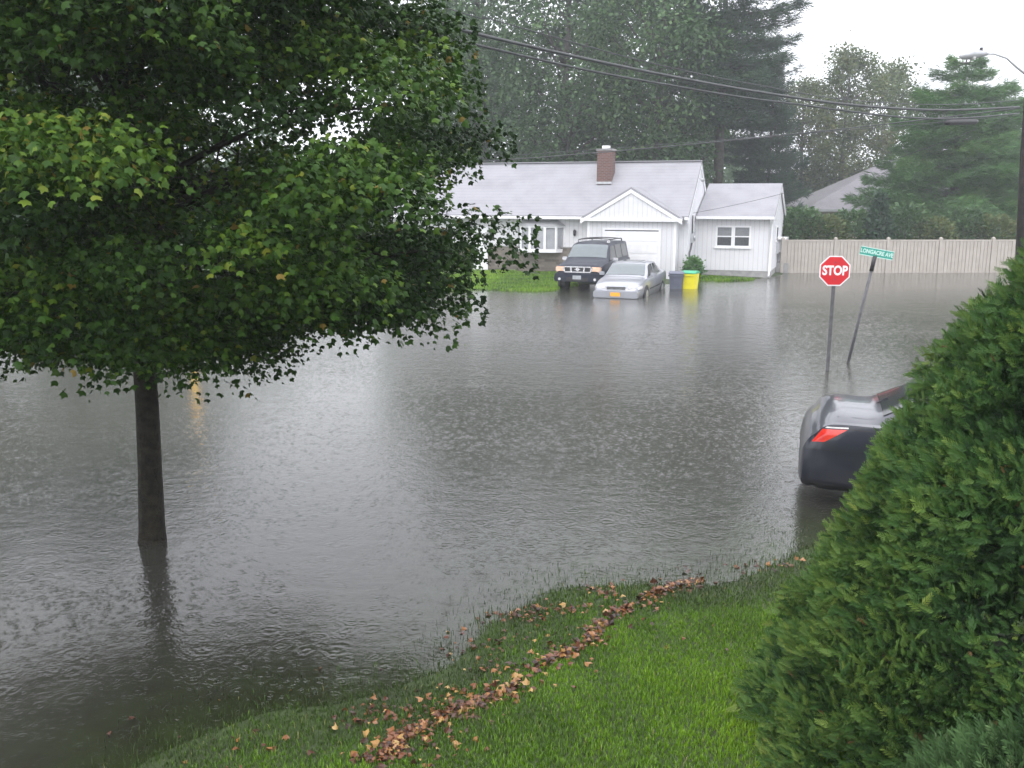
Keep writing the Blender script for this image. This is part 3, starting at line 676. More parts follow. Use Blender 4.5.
# ------------------------------------------------------------------ far house
FH = empty('house', (26.3, 66, .1), math.radians(-6), 'far house with mauve grey hip roof behind the tan fence', 'house')
bx('wall', M['creamwall'], FH, -6.4, 7.4, -4, 5, -.2, 2.55)
hv = [(-7, -4.6, 2.5), (8, -4.6, 2.5), (8, 5.6, 2.5), (-7, 5.6, 2.5), (-.6, .5, 5.75), (2.2, .5, 5.75)]
hr = MB(); hr.add(hv, [(0, 1, 5, 4), (1, 2, 5), (2, 3, 4, 5), (3, 0, 4), (3, 2, 1, 0)]); hroof = hr.build('roof', M['farroof'], FH)
bx('fascia', M['greypaint'], FH, -7.02, 8.02, -4.65, -4.6, 2.36, 2.52)
c2 = bx('chimney', M['brick'], hroof, .6, 1.4, -.9, -.1, 4.4, 6.1); bx('chimney_cap', M['concrete'], c2, .55, 1.45, -.95, -.05, 6.102, 6.2)
MB().tube([(-.35, -.9, 4.8), (-.35, -.9, 5.25), (-.35, -.9, 5.3), (-.35, -.9, 5.45)], [.16, .16, .38, .3], 10).build('roof_vent', M['trim'], hroof, True)
for k, x0 in enumerate((-5.2, -2.4, 1.5)):
    f = MB(); f.box(x0, x0 + 1.3, -4.06, -4.002, .95, 2.1); fo = f.build('window', M['trim'], FH); bx('pane', M['glass'], fo, x0 + .1, x0 + 1.2, -4.075, -4.062, 1.05, 2.0)

# ------------------------------------------------------------------ fence
x0f, yf_ = 12.35, 43.75
FN = empty('fence', (x0f, yf_, 0), math.radians(1.0), 'long tan vinyl privacy fence along the far edge of the flood', 'fence')
for i in range(8):
    xx = i * 2.42
    p = bx('post', M['fencepost'], FN, xx - .065, xx + .065, -.065, .065, -.2, 1.56)
    MB().add([(xx - .08, -.08, 1.56), (xx + .08, -.08, 1.56), (xx + .08, .08, 1.56), (xx - .08, .08, 1.56), (xx, 0, 1.63)], [(0, 1, 2, 3), (0, 1, 4), (1, 2, 4), (2, 3, 4), (3, 0, 4)]).build('post_cap', M['fencepost'], p)
    if i == 7: break
    pm = MB()
    for k in range(14):
        a = xx + .07 + k * .163; pm.box(a, a + .138, -.02 - .012 * (k % 2), .012, .04, 1.42); pm.box(a + .138, a + .163, .0, .012, .04, 1.42)
    pm.box(xx + .067, xx + 2.35, -.04, .03, 1.422, 1.5); pm.box(xx + .067, xx + 2.35, -.04, .03, -.02, .038)
    pm.build('panel', M['fencepost'], FN)

# ------------------------------------------------------------------ signs
sx_, sy_ = onz(829, 370.5)
ST = empty('stop_sign', (sx_ - .04, sy_, -.35), math.radians(-6), 'red octagonal STOP sign on a steel post standing in the water', 'road sign')
MB().prism([(-.036, -.01), (-.016, -.01), (-.016, .025), (.016, .025), (.016, -.01), (.036, -.01), (.036, -.02), (-.036, -.02)], 0, 2.66, 'z').build('post', M['galv'], ST)
oc = lambda rr: [(rr / math.cos(PI / 8) * math.cos(PI / 8 + k * PI / 4), 2.37 + rr / math.cos(PI / 8) * math.sin(PI / 8 + k * PI / 4)) for k in range(8)]
MB().prism(oc(.298), -.03, -.024, 'y').build('white_border', M['signwhite'], ST)
pl = MB().prism(oc(.275), -.034, -.0305, 'y').build('red_panel', M['signred'], ST)
text_mesh('lettering', 'STOP', .255, M['signwhite'], pl, (0, -.0372, 2.37), (PI / 2, 0, 0), .002, .009, .8)
bt = MB(); 
for z in (2.2, 2.54): bt.tube([(0, -.044, z), (0, -.033, z)], .012, 6)
bt.build('bolt', M['galv'], pl)
ST.rotation_euler = (0, math.radians(.4), math.radians(-4))
gx_, gy_ = onz(849.5, 363)
GS = empty('street_name_sign', (gx_ - .1, gy_, -.38), 0, 'green street name sign on a leaning steel post beside the stop sign', 'road sign')
GS.rotation_euler = (0, math.radians(10.2), 0)
pp = MB(); pp.tube([(0, 0, 0), (0, 0, 2.62)], .032, 10); pp.build('post', M['galv'], GS, True)
cl_ = MB(); cl_.tube([(0, 0, 2.36), (0, 0, 2.68)], .042, 10); cl_.build('bracket', M['black'], GS, True)
blade = empty('name_blade', (0, 0, 0)); blade.parent = GS
MB().box(-.33, .37, -.006, .006, 2.66, 2.83).build('blade_panel', M['signgreen'], blade)
bb = MB(); bb.box(-.335, .375, -.0065, .0065, 2.822, 2.836); bb.box(-.335, .375, -.0065, .0065, 2.654, 2.668); bb.build('blade_border', M['signpale'], blade)
text_mesh('lettering', 'LONGACRE AVE', .115, M['signpale'], blade, (.02, -.0085, 2.745), (PI / 2, 0, 0), .001, .004, .82)

# ------------------------------------------------------------------ yellow warning post behind the near tree
yx, yy = onz(193, 352)
Wp = empty('warning_post', (yx, yy, -.35), 0, 'yellow post with a lit amber lamp glimpsed under the near tree', 'warning post')
MB().tube([(0, 0, 0), (0, 0, .12), (0, 0, .14), (0, 0, 1.35)], [.2, .2, .085, .07], 12).build('post', M['yellowpaint'], Wp)
m, nt, bs = new_mat('lit_amber_lamp'); bs.inputs['Base Color'].default_value = (.9, .45, .03, 1); bs.inputs['Emission Color'].default_value = (1, .5, .05, 1); bs.inputs['Emission Strength'].default_value = 2.2
MB().tube([(0, 0, 1.35), (0, 0, 1.4), (0, 0, 1.52), (0, 0, 1.56)], [.07, .1, .09, .03], 12).build('lamp', m, Wp, True)

# ------------------------------------------------------------------ utility pole, street lamp, wires
PX, PY = 16.05, 30.0
UP = empty('utility_pole', (PX, PY, -.35), 0, 'dark wooden utility pole with a lamp arm at the right edge', 'utility pole')
mb = MB(); mb.tube([(0, 0, 0), (-.3, 0, 5), (-.52, 0, 11)], [.14, .125, .1], 12); mb.build('pole', M['darkwood'], UP, True)
mb = MB(); mb.box(-1.9, .1, -.16, -.1, 9.7, 9.82); mb.build('crossarm', M['darkwood'], UP)
for x_ in (-1.8, -1.3, 0.0):
    MB().tube([(x_, -.13, 9.82), (x_, -.13, 9.9), (x_, -.13, 9.96)], [.02, .05, .03], 8).build('insulator', M['trim'], UP, True)
arm = MB(); arm.tube([(-.4, -.05, 7.32), (-.86, -.1, 7.62), (-1.2, -.12, 7.88), (-1.6, -.14, 8.0), (-1.85, -.15, 8.0)], [.04, .035, .03, .028, .028], 8)
ar = arm.build('lamp_arm', M['greypaint'], UP, True)
lm = MB(); lm.tube([(-1.8, -.15, 8.0), (-1.97, -.15, 8.0), (-2.3, -.16, 7.98), (-2.57, -.17, 7.93), (-2.65, -.17, 7.92)], [.05, .1, .15, .1, .03], 10)
lh = lm.build('lamp_head', M['greypaint'], UP, True)
MB().tube([(-2.0, -.15, 8.08), (-2.0, -.15, 8.18)], [.05, .045], 8).build('photocell', M['black'], lh)
MB().tube([(-2.25, -.16, 7.9), (-2.25, -.16, 7.83)], [.13, .05], 10).build('lens', M['clearlens'], lh, True)
Qx, Qy = -15.1, 8.0
def wire_pt(px, py):
    # meet the vertical plane of the cable run
    a, b, c_ = ray(px, py); dx, dy = Qx - PX, Qy - PY
    s_ = (PX * b - PY * a) / (a * dy - b * dx); X = PX + s_ * dx; Y = PY + s_ * dy
    return (X, Y, CAMZ + c_ * (Y / b))
def smooth_path(P, n=6):
    out = []
    for i in range(len(P) - 1):
        p0 = P[max(i - 1, 0)]; p1 = P[i]; p2 = P[i + 1]; p3 = P[min(i + 2, len(P) - 1)]
        for k in range(n):
            t = k / n; out.append(tuple(.5 * ((2 * p1[j]) + (-p0[j] + p2[j]) * t + (2 * p0[j] - 5 * p1[j] + 4 * p2[j] - p3[j]) * t * t + (-p0[j] + 3 * p1[j] - 3 * p2[j] + p3[j]) * t ** 3) for j in range(3)))
    out.append(P[-1]); return out
def wire(pix, rad, label, ext=9):
    P = [wire_pt(*p) for p in pix]
    d = [P[0][j] - P[1][j] for j in range(3)]; L_ = math.sqrt(sum(q * q for q in d)); P = [tuple(P[0][j] + d[j] / L_ * ext + (.5 if j == 2 else 0) for j in range(3))] + P
    o = MB().tube(smooth_path(P), rad, 6).build('overhead_wire', M['cable'], None, True)
    tag(o, label, 'cable', 'overhead cables strung from the utility pole'); return o
wire([(440, 6), (487, 18), (557, 38), (627, 57), (700, 74), (763, 86), (826, 97), (890, 103), (953, 104.5), (1019, 100)], .011, 'thin topmost cable crossing the whole upper right')
wire([(400, 10), (440, 23), (477, 34), (586, 59), (674, 77), (740, 89), (826, 102), (890, 108), (953, 110), (1019, 107)], .034, 'thickest black overhead cable, second from the top')
wire([(400, 21), (440, 34), (469, 43), (586, 70), (674, 86), (740, 97), (795, 104), (890, 116), (953, 118.5), (1019, 113.5)], .026, 'overhead cable carrying the black splice case')
a1 = wire_pt(945, 122.5); a2 = wire_pt(977, 121.5)
o = MB().tube([a1, tuple(a1[j] * .9 + a2[j] * .1 for j in range(3)), tuple(a1[j] * .1 + a2[j] * .9 for j in range(3)), a2], [.05, .085, .085, .05], 10).build('splice_case', M['black'], None, True)
tag(o, 'black splice case hanging on the lower cable near the pole', 'cable box')
def farwire(p0, p1, sag, rad, label):
    P = []
    for i in range(17):
        t = i / 16; P.append(tuple(p0[j] * (1 - t) + p1[j] * t - (sag * 4 * t * (1 - t) if j == 2 else 0) for j in range(3)))
    o = MB().tube(P, rad, 5).build('service_wire', M['cable'], None, True); tag(o, label, 'cable', 'thin service wires to the houses')
farwire((PX - .55, PY, atY(1019, 108, PY)[2]), atY(150, 178, 36), .35, .017, 'dark service wire sloping down left above the white house roof')
farwire((PX - .55, PY, atY(1019, 112, PY)[2] - .1), atY(250, 172, 40), .1, .009, 'thin service wire just above the sloping dark one')
hp = H.matrix_basis @ Vector((.05, 1.3, 2.75))
farwire((PX - .55, PY, 6.0), tuple(hp), .35, .008, 'thin service wire reaching the gable wall of the white house')

# ------------------------------------------------------------------ cars
def ring_half(st):
    x, hw, zb, zs, cy, ry, zt = st; d = zs - zb
    return [(0, zb), (.8 * hw, zb), (.955 * hw, zb + .1 * d), (.995 * hw, zb + .38 * d), (hw, zb + .66 * d), (.985 * hw, zb + .88 * d), (.95 * hw, zs), (cy, zs + .012), (ry, zt - .035), (ry * .74, zt - .008), (0, zt)]
class Car:
    def __init__(s, st, sub=4):
        s.st = st; out = []
        for i in range(len(st) - 1):
            p0, p1, p2, p3 = st[max(i - 1, 0)], st[i], st[i + 1], st[min(i + 2, len(st) - 1)]
            for k in range(sub):
                t = k / sub; q = []
                for j in range(7):
                    if j == 0: q.append(p1[0] + (p2[0] - p1[0]) * t); continue
                    m1 = (p2[j] - p0[j]) / max(p2[0] - p0[0], 1e-6) * (p2[0] - p1[0]); m2 = (p3[j] - p1[j]) / max(p3[0] - p1[0], 1e-6) * (p2[0] - p1[0])
                    d = p2[j] - p1[j]
                    if d == 0: m1 = m2 = 0
                    else:
                        m1 = min(max(m1 / d, 0), 2.2) * d; m2 = min(max(m2 / d, 0), 2.2) * d
                    q.append((2 * t ** 3 - 3 * t * t + 1) * p1[j] + (t ** 3 - 2 * t * t + t) * m1 + (-2 * t ** 3 + 3 * t * t) * p2[j] + (t ** 3 - t * t) * m2)
                out.append(tuple(q))
        out.append(st[-1]); s.s = out; s.xs = [q[0] for q in out]
    def at(s, x):
        st = tuple(float(np.interp(x, s.xs, [q[j] for q in s.s])) for j in range(7)); return ring_half((x,) + st[1:])
    def body(s, name, mat, par):
        mb = MB(); n = None; vs = []
        for q in s.s:
            h = ring_half(q); full = h + [(-y, z) for y, z in h[-2:0:-1]]; n = len(full); vs += [(q[0], y, z) for y, z in full]
        m_ = len(s.s); fs = [(i * n + k, i * n + (k + 1) % n, (i + 1) * n + (k + 1) % n, (i + 1) * n + k) for i in range(m_ - 1) for k in range(n)]
        fs += [tuple(range(n)), tuple((m_ - 1) * n + k for k in range(n))[::-1]]
        mb.add(vs, fs); o = mb.build(name, mat, par, True)
        key = {(i * n + k, (i + 1) * n + k) for i in range(m_ - 1) for k in (6, 7, n - 6, n - 7)}
        for e in o.data.edges:
            if tuple(sorted(e.vertices)) in key: e.use_edge_sharp = True
        return o
    def side(s, x, z):
        h = s.at(x)[1:8]; zz = [p[1] for p in h]; return float(np.interp(z, zz, [p[0] for p in h]))
    def side_patch(s, name, mat, par, corners, sg, off=.007, nu=10, nv=4, th=0):
        """corners (x,z): rear-bottom, front-bottom, front-top, rear-top on the body side"""
        vs = []
        for i in range(nu + 1):
            for j in range(nv + 1):
                u, v = i / nu, j / nv
                x = (corners[0][0] * (1 - u) + corners[1][0] * u) * (1 - v) + (corners[3][0] * (1 - u) + corners[2][0] * u) * v
                z = (corners[0][1] * (1 - u) + corners[1][1] * u) * (1 - v) + (corners[3][1] * (1 - u) + corners[2][1] * u) * v
                vs.append((x, sg * (s.side(x, z) + off), z))
        fs = [(i * (nv + 1) + j, (i + 1) * (nv + 1) + j, (i + 1) * (nv + 1) + j + 1, i * (nv + 1) + j + 1) for i in range(nu) for j in range(nv)]
        return MB().add(vs, fs).build(name, mat, par, True)
    def glass_side(s, par, c4, sg, mat, name='side_window'):
        """c4: (x,t) corners, t from beltline (0) to roof edge (1)"""
        vs = []; nu, nv = 8, 3
        for i in range(nu + 1):
            for j in range(nv + 1):
                u, v = i / nu, j / nv
                x = (c4[0][0] * (1 - u) + c4[1][0] * u) * (1 - v) + (c4[3][0] * (1 - u) + c4[2][0] * u) * v
                t = (c4[0][1] * (1 - u) + c4[1][1] * u) * (1 - v) + (c4[3][1] * (1 - u) + c4[2][1] * u) * v
                h = s.at(x); a, b = h[7], h[8]; vs.append((x, sg * (a[0] * (1 - t) + b[0] * t + .008), a[1] * (1 - t) + b[1] * t + .003))
        fs = [(i * (nv + 1) + j, (i + 1) * (nv + 1) + j, (i + 1) * (nv + 1) + j + 1, i * (nv + 1) + j + 1) for i in range(nu) for j in range(nv)]
        return MB().add(vs, fs).build(name, mat, par, True)
    def glass_top(s, par, xa, xb, mat, name, w0=.94, w1=.9, off=.012):
        vs = []; nu, nv = 8, 10
        for i in range(nu + 1):
            x = xa + (xb - xa) * i / nu; h = s.at(x); a, b, c_ = h[8], h[9], h[10]; w_ = w0 + (w1 - w0) * i / nu
            for j in range(nv + 1):
                y = (2 * j / nv - 1) * a[0] * w_; z = float(np.interp(abs(y), [0, b[0], a[0]], [c_[1], b[1], a[1]])); vs.append((x, y, z + off))
        fs = [(i * (nv + 1) + j, (i + 1) * (nv + 1) + j, (i + 1) * (nv + 1) + j + 1, i * (nv + 1) + j + 1) for i in range(nu) for j in range(nv)]
        return MB().add(vs, fs).build(name, mat, par, True)
def wheel(par, x, y, sg, R0=.33, wd=.21):
    yo = y * sg
    arch = MB(); n = 20; q = []
    for k in range(n + 1):
        a = PI * k / n; q.append((x + math.cos(a) * (R0 + .05), R0 + math.sin(a) * (R0 + .05)))
    q += [(x - R0 - .05, .18), (x + R0 + .05, .18)]
    arch.prism(q, yo - sg * .06, yo + sg * .004, 'y').build('wheel_arch', M['black'], par)
    ty = MB().tube([(x, yo - sg * wd, R0), (x, yo - sg * .02, R0), (x, yo + sg * .012, R0), (x, yo + sg * .016, R0)], [R0, R0, R0 * .96, R0 * .72], 24); w_ = ty.build('wheel', M['rubber'], par)
    rm = MB(); rm.tube([(x, yo + sg * .01, R0), (x, yo + sg * .02, R0)], [R0 * .66, R0 * .62], 20); rr = rm.build('rim', M['alloy'], w_)
def mirror(par, x, y, z, sg, mat):
    m_ = MB(); m_.box(x - .05, x + .06, min(sg * y, sg * (y + .2)), max(sg * y, sg * (y + .2)), z, z + .13); m_.build('wing_mirror', mat, par, bevel=.02)

# near charcoal sedan: rear at x=0, front at +x
ds = [(0, .66, .33, .54, .56, .46, .58), (.02, .76, .27, .64, .66, .54, .68), (.05, .82, .23, .73, .71, .58, .78), (.10, .85, .21, .82, .73, .59, .875), (.17, .86, .22, .885, .74, .6, .95), (.23, .88, .205, .95, .765, .62, 1.015), (.32, .895, .2, .995, .785, .65, 1.066),
      (.45, .905, .2, 1.005, .8, .69, 1.085), (.72, .915, .2, 1.0, .79, .68, 1.075), (.86, .92, .2, .995, .78, .67, 1.10), (1.15, .922, .2, .985, .77, .63, 1.24), (1.5, .925, .2, .975, .77, .59, 1.38), (1.9, .925, .2, .965, .78, .58, 1.455),
      (2.5, .925, .2, .955, .78, .59, 1.475), (3.0, .925, .2, .94, .78, .6, 1.42), (3.4, .92, .2, .92, .78, .64, 1.22), (3.8, .91, .2, .9, .78, .7, 1.0), (4.1, .9, .2, .87, .76, .66, .965), (4.6, .87, .22, .78, .72, .6, .86), (4.85, .78, .26, .66, .62, .5, .72), (4.93, .66, .34, .55, .5, .4, .58)]
nc = Car(ds, 5)
ca = math.radians(-17)
NC = empty('parked_car', (3.53, 11.3, -.03), ca, 'charcoal sedan seen from its rear corner, half hidden behind the evergreen', 'car')
nb = nc.body('body', M['charcoal'], NC)
nc.glass_top(NC, .88, 1.62, M['glass'], 'rear_window', .95, .93)
nc.glass_top(NC, 3.72, 3.05, M['glass_front'], 'windshield', .95, .93)
for sg in (-1, 1):
    nc.side_patch('tail_light', M['redlens'], NC, [(.125, .785), (.26, .80), (.50, .955), (.235, .942)], sg, .004, 14, 6)
    nc.side_patch('reflector_strip', M['clearlens'], NC, [(.26, .957), (.51, .965), (.51, .98), (.28, .972)], sg, .003, 6, 1)
    nc.glass_side(NC, [(1.3, .06), (2.15, .06), (2.12, .9), (1.72, .9)], sg, M['glass']); nc.glass_side(NC, [(2.25, .06), (3.5, .06), (2.98, .9), (2.22, .9)], sg, M['glass'])
    for x_ in (1.02, 3.85): wheel(NC, x_, .915, sg)
    # bumper seam and boot shut line
    nc.side_patch('panel_gap', M['black'], NC, [(.1, .70), (.66, .70), (.66, .706), (.1, .706)], sg, .002, 8, 1)
    nc.side_patch('panel_gap', M['black'], NC, [(.5, .958), (1.3, .93), (1.3, .936), (.5, .965)], sg, .002, 12, 1)
    nc.side_patch('bumper', M['charcoal'], NC, [(.03, .27), (.62, .235), (.74, .69), (.06, .69)], sg, .012, 14, 8)
    nc.side_patch('bumper_lip', M['black'], NC, [(.05, .26), (.62, .225), (.62, .30), (.03, .33)], sg, .018, 10, 3)
    mirror(NC, 3.4, .9, .98, sg, M['charcoal'])
rb = MB()
for q in (-1, 1): pass
MB().box(-.006, .01, -.2, .2, .44, .54).build('licence_plate', M['paleplate'], NC)
lid = MB()
for q in (-1, 1):
    vs = [(x_, q * y_, float(np.interp(y_, [nc.at(x_)[10][0], nc.at(x_)[9][0], nc.at(x_)[8][0]], [nc.at(x_)[10][1], nc.at(x_)[9][1], nc.at(x_)[8][1]])) + .003) for x_ in (.24, .4, .6, .8) for y_ in (nc.at(x_)[8][0] * .97 - .008, nc.at(x_)[8][0] * .97)]
    lid.add(vs, [(2 * k, 2 * k + 1, 2 * k + 3, 2 * k + 2) for k in range(3)])
lid.build('boot_gap', M['black'], NC, fixn=False)
an = MB(); an.prism([(.84, 1.1), (.99, 1.145), (.96, 1.18)], -.008, .008, 'y'); an.build('aerial_fin', M['charcoal'], NC)

# silver sedan: facing the viewer, local +x is its front
ss = [(0, .7, .4, .75, .6, .5, .8), (.06, .82, .28, .9, .7, .62, .98), (.2, .86, .24, .96, .74, .66, 1.02), (.6, .885, .22, .95, .78, .66, 1.04), (1.0, .885, .22, .94, .79, .64, 1.22), (1.4, .885, .22, .93, .79, .63, 1.38), (1.9, .885, .22, .92, .79, .63, 1.43),
      (2.5, .885, .22, .915, .79, .63, 1.42), (2.85, .885, .22, .91, .79, .65, 1.33), (3.2, .88, .22, .9, .79, .7, 1.13), (3.5, .87, .22, .885, .79, .73, .975), (4.0, .85, .22, .83, .75, .68, .9), (4.4, .82, .23, .76, .71, .62, .82), (4.62, .78, .26, .7, .66, .52, .735), (4.74, .72, .3, .6, .57, .44, .62)]
sc_ = Car(ss)
SX, SY = 3.58, 32.75
e2 = (math.sin(math.radians(20)), math.cos(math.radians(20)))
SCx, SCy = SX + e2[0] * 4.74, SY + e2[1] * 4.74
head = math.atan2(-e2[1], -e2[0])
SC = empty('parked_car', (SCx, SCy, -.29), head, 'silver sedan with an orange front plate, wheels under water', 'car')
sc_.body('body', M['silver'], SC)
sc_.glass_top(SC, 3.42, 2.78, M['glass_front'], 'windshield', .97, .93); sc_.glass_top(SC, .72, 1.35, M['glass'], 'rear_window', .95, .92)
for sg in (-1, 1):
    sc_.glass_side(SC, [(1.1, .08), (2.05, .08), (2.03, .88), (1.45, .88)], sg, M['glass']); sc_.glass_side(SC, [(2.2, .08), (3.2, .08), (2.75, .88), (2.17, .88)], sg, M['glass'])
    for x_ in (1.0, 3.75): wheel(SC, x_, .875, sg, .32)
    mirror(SC, 3.02, .85, .94, sg, M['silver'])
    sc_.side_patch('headlight', M['clearlens'], SC, [(4.25, .62), (4.68, .6), (4.66, .68), (4.3, .735)], sg, .012, 8, 3)
    y0, y1 = sorted((sg * .38, sg * .68)); MB().box(4.6, 4.73, y0, y1, .6, .7).build('headlight', M['clearlens'], SC, bevel=.02)
    sc_.side_patch('door_gap', M['black'], SC, [(2.14, .3), (2.16, .3), (2.16, .9), (2.14, .9)], sg, .003, 1, 6)
    sc_.side_patch('side_moulding', M['black'], SC, [(1.4, .52), (3.3, .5), (3.3, .55), (1.4, .57)], sg, .01, 8, 1)
MB().box(4.68, 4.755, -.33, .33, .6, .69).build('grille', M['black'], SC, bevel=.012)
gb = MB(); gb.box(4.745, 4.765, -.33, .33, .685, .7); gb.box(4.745, 4.765, -.33, .33, .592, .604); gb.box(4.745, 4.762, -.33, .33, .64, .648); gb.build('grille_trim', M['chrome'], SC)
MB().prism([(-.78, .3), (.78, .3), (.8, .42), (.78, .55), (-.78, .55), (-.8, .42)], 4.66, 4.83, 'x').build('front_bumper', M['silver'], SC, bevel=.03)
MB().box(4.832, 4.845, -.17, .17, .37, .5).build('licence_plate', M['orangeplate'], SC)
MB().box(1.75, 2.3, -.35, .35, 1.415, 1.432).build('sunroof', M['glass'], SC)

# dark SUV
us = [(0, .8, .5, 1.0, .74, .66, 1.6), (.06, .9, .38, 1.06, .83, .7, 1.7), (.3, .92, .34, 1.07, .84, .7, 1.745), (1.0, .925, .32, 1.07, .84, .71, 1.77), (1.8, .925, .32, 1.07, .84, .71, 1.775), (2.5, .925, .32, 1.07, .84, .71, 1.76), (2.9, .925, .32, 1.07, .84, .72, 1.7), (3.25, .925, .32, 1.07, .84, .75, 1.44), (3.55, .92, .33, 1.06, .85, .79, 1.2),
      (3.7, .915, .34, 1.05, .85, .78, 1.17), (4.2, .91, .36, 1.0, .82, .74, 1.12), (4.5, .88, .38, .95, .78, .7, 1.06), (4.66, .82, .42, .88, .72, .62, .97), (4.72, .76, .5, .8, .66, .55, .86)]
uc = Car(us)
UX, UY = 2.44, 35.35
UCx, UCy = UX + e2[0] * 4.72, UY + e2[1] * 4.72
UC = empty('parked_suv', (UCx, UCy, -.06), head, 'dark blue grey SUV with roof rack parked in front of the garage', 'car')
uc.body('body', M['navy'], UC)
uc.glass_top(UC, 3.5, 2.93, M['glass_front'], 'windshield', .98, .95); uc.glass_top(UC, .02, .05, M['glass'], 'rear_window')
for sg in (-1, 1):
    uc.glass_side(UC, [(.25, .1), (1.15, .1), (1.15, .85), (.4, .85)], sg, M['glass']); uc.glass_side(UC, [(1.27, .08), (2.15, .08), (2.15, .87), (1.27, .87)], sg, M['glass']); uc.glass_side(UC, [(2.25, .08), (3.3, .08), (2.85, .87), (2.25, .87)], sg, M['glass'])
    for x_ in (.95, 3.8): wheel(UC, x_, .915, sg, .38, .26)
    mirror(UC, 3.05, .9, 1.08, sg, M['chrome'])
    y0, y1 = sorted((sg * .5, sg * .86)); MB().box(4.42, 4.74, y0, y1, .76, .95).build('headlight', M['amberlens'], UC, bevel=.03)
    MB().tube([(4.78, sg * .68, .5), (4.835, sg * .68, .5)], [.06, .05], 10).build('fog_lamp', M['clearlens'], UC)
    rk = MB(); rk.tube([(.5, sg * .62, 1.75), (.58, sg * .62, 1.84), (1.5, sg * .62, 1.86), (2.5, sg * .62, 1.85), (2.68, sg * .62, 1.75)], .025, 6); ro = rk.build('roof_rail', M['black'], UC, True)
    MB().box(2.55, 2.75, sg * .62 - .045, sg * .62 + .045, 1.74, 1.84).build('rail_end', M['chrome'], ro, bevel=.02)
    uc.side_patch('fender_flare', M['black'], UC, [(3.3, .42), (4.3, .42), (4.2, .52), (3.4, .52)], sg, .015, 8, 2)
for x_ in (1.0, 2.1): MB().tube([(x_, -.6, 1.86), (x_, 0, 1.885), (x_, .6, 1.86)], .022, 6).build('roof_crossbar', M['black'], UC)
MB().box(4.69, 4.75, -.5, .5, .74, .97).build('grille', M['black'], UC, bevel=.02)
ch_ = MB()
ch_.prism([(-.5, .97), (.5, .97), (.5, .93), (-.5, .93)], 4.745, 4.775, 'x'); ch_.prism([(-.5, .74), (.5, .74), (.5, .78), (-.5, .78)], 4.745, 4.775, 'x')
for y in (-.5, -.24, .24, .5): ch_.prism([(y - .03, .775), (y + .03, .775), (y * 1.08 + .03, .935), (y * 1.08 - .03, .935)], 4.748, 4.778, 'x')
gc = ch_.build('grille_surround', M['chrome'], UC)
bd = MB(); bd.tube([(4.752, 0, .86), (4.785, 0, .86)], .065, 16); bd.box(4.755, 4.79, -.11, .11, .845, .875); bd.build('badge', M['chrome'], gc)
MB().prism([(-.88, .4), (.88, .4), (.9, .55), (.86, .72), (-.86, .72), (-.9, .55)], 4.62, 4.83, 'x').build('front_bumper', M['navy'], UC, bevel=.03)
MB().box(4.835, 4.845, -.42, .42, .43, .56).build('air_intake', M['black'], UC)
MB().box(4.846, 4.856, -.16, .16, .5, .64).build('licence_plate', M['paleplate'], UC)

# ------------------------------------------------------------------ bins
def make_bin(loc, rz, bm_, lm_, label):
    t = empty('wheelie_bin', loc, rz, label, 'bin')
    b = MB(); z0, z1 = .0, .92; a, c_ = .21, .27
    b.add([(-a, -a, z0), (a, -a, z0), (a, a, z0), (-a, a, z0), (-c_, -c_ * 1.1, z1), (c_, -c_ * 1.1, z1), (c_, c_ * 1.1, z1), (-c_, c_ * 1.1, z1)], [(0, 1, 2, 3), (4, 5, 6, 7), (0, 1, 5, 4), (1, 2, 6, 5), (2, 3, 7, 6), (3, 0, 4, 7)])
    b.build('tub', bm_, t, bevel=.02)
    MB().box(-.3, .3, -.33, -.29, .84, .9).build('rim', bm_, t)
    MB().prism([(-.33, .92), (.32, .92), (.32, .97), (.1, 1.02), (-.2, 1.0), (-.33, .95)], -.29, .29, 'x').build('lid', lm_, t, bevel=.01)
    MB().tube([(-.22, .36, .95), (.22, .36, .95)], .018, 6).build('handle', bm_, t)
    for sg in (-1, 1): MB().tube([(sg * .2, .25, .09), (sg * .25, .25, .09)], .1, 12).build('wheel', M['rubber'], t)
    return t
make_bin((6.28, 36.3, -.36), -.25, M['binblue'], M['binblue'], 'blue grey wheeled bin standing in water beside the silver sedan')
make_bin((6.8, 36.3, -.34), -.45, M['binyellow'], M['bingreen'], 'yellow bin with a green lid beside the blue grey bin')

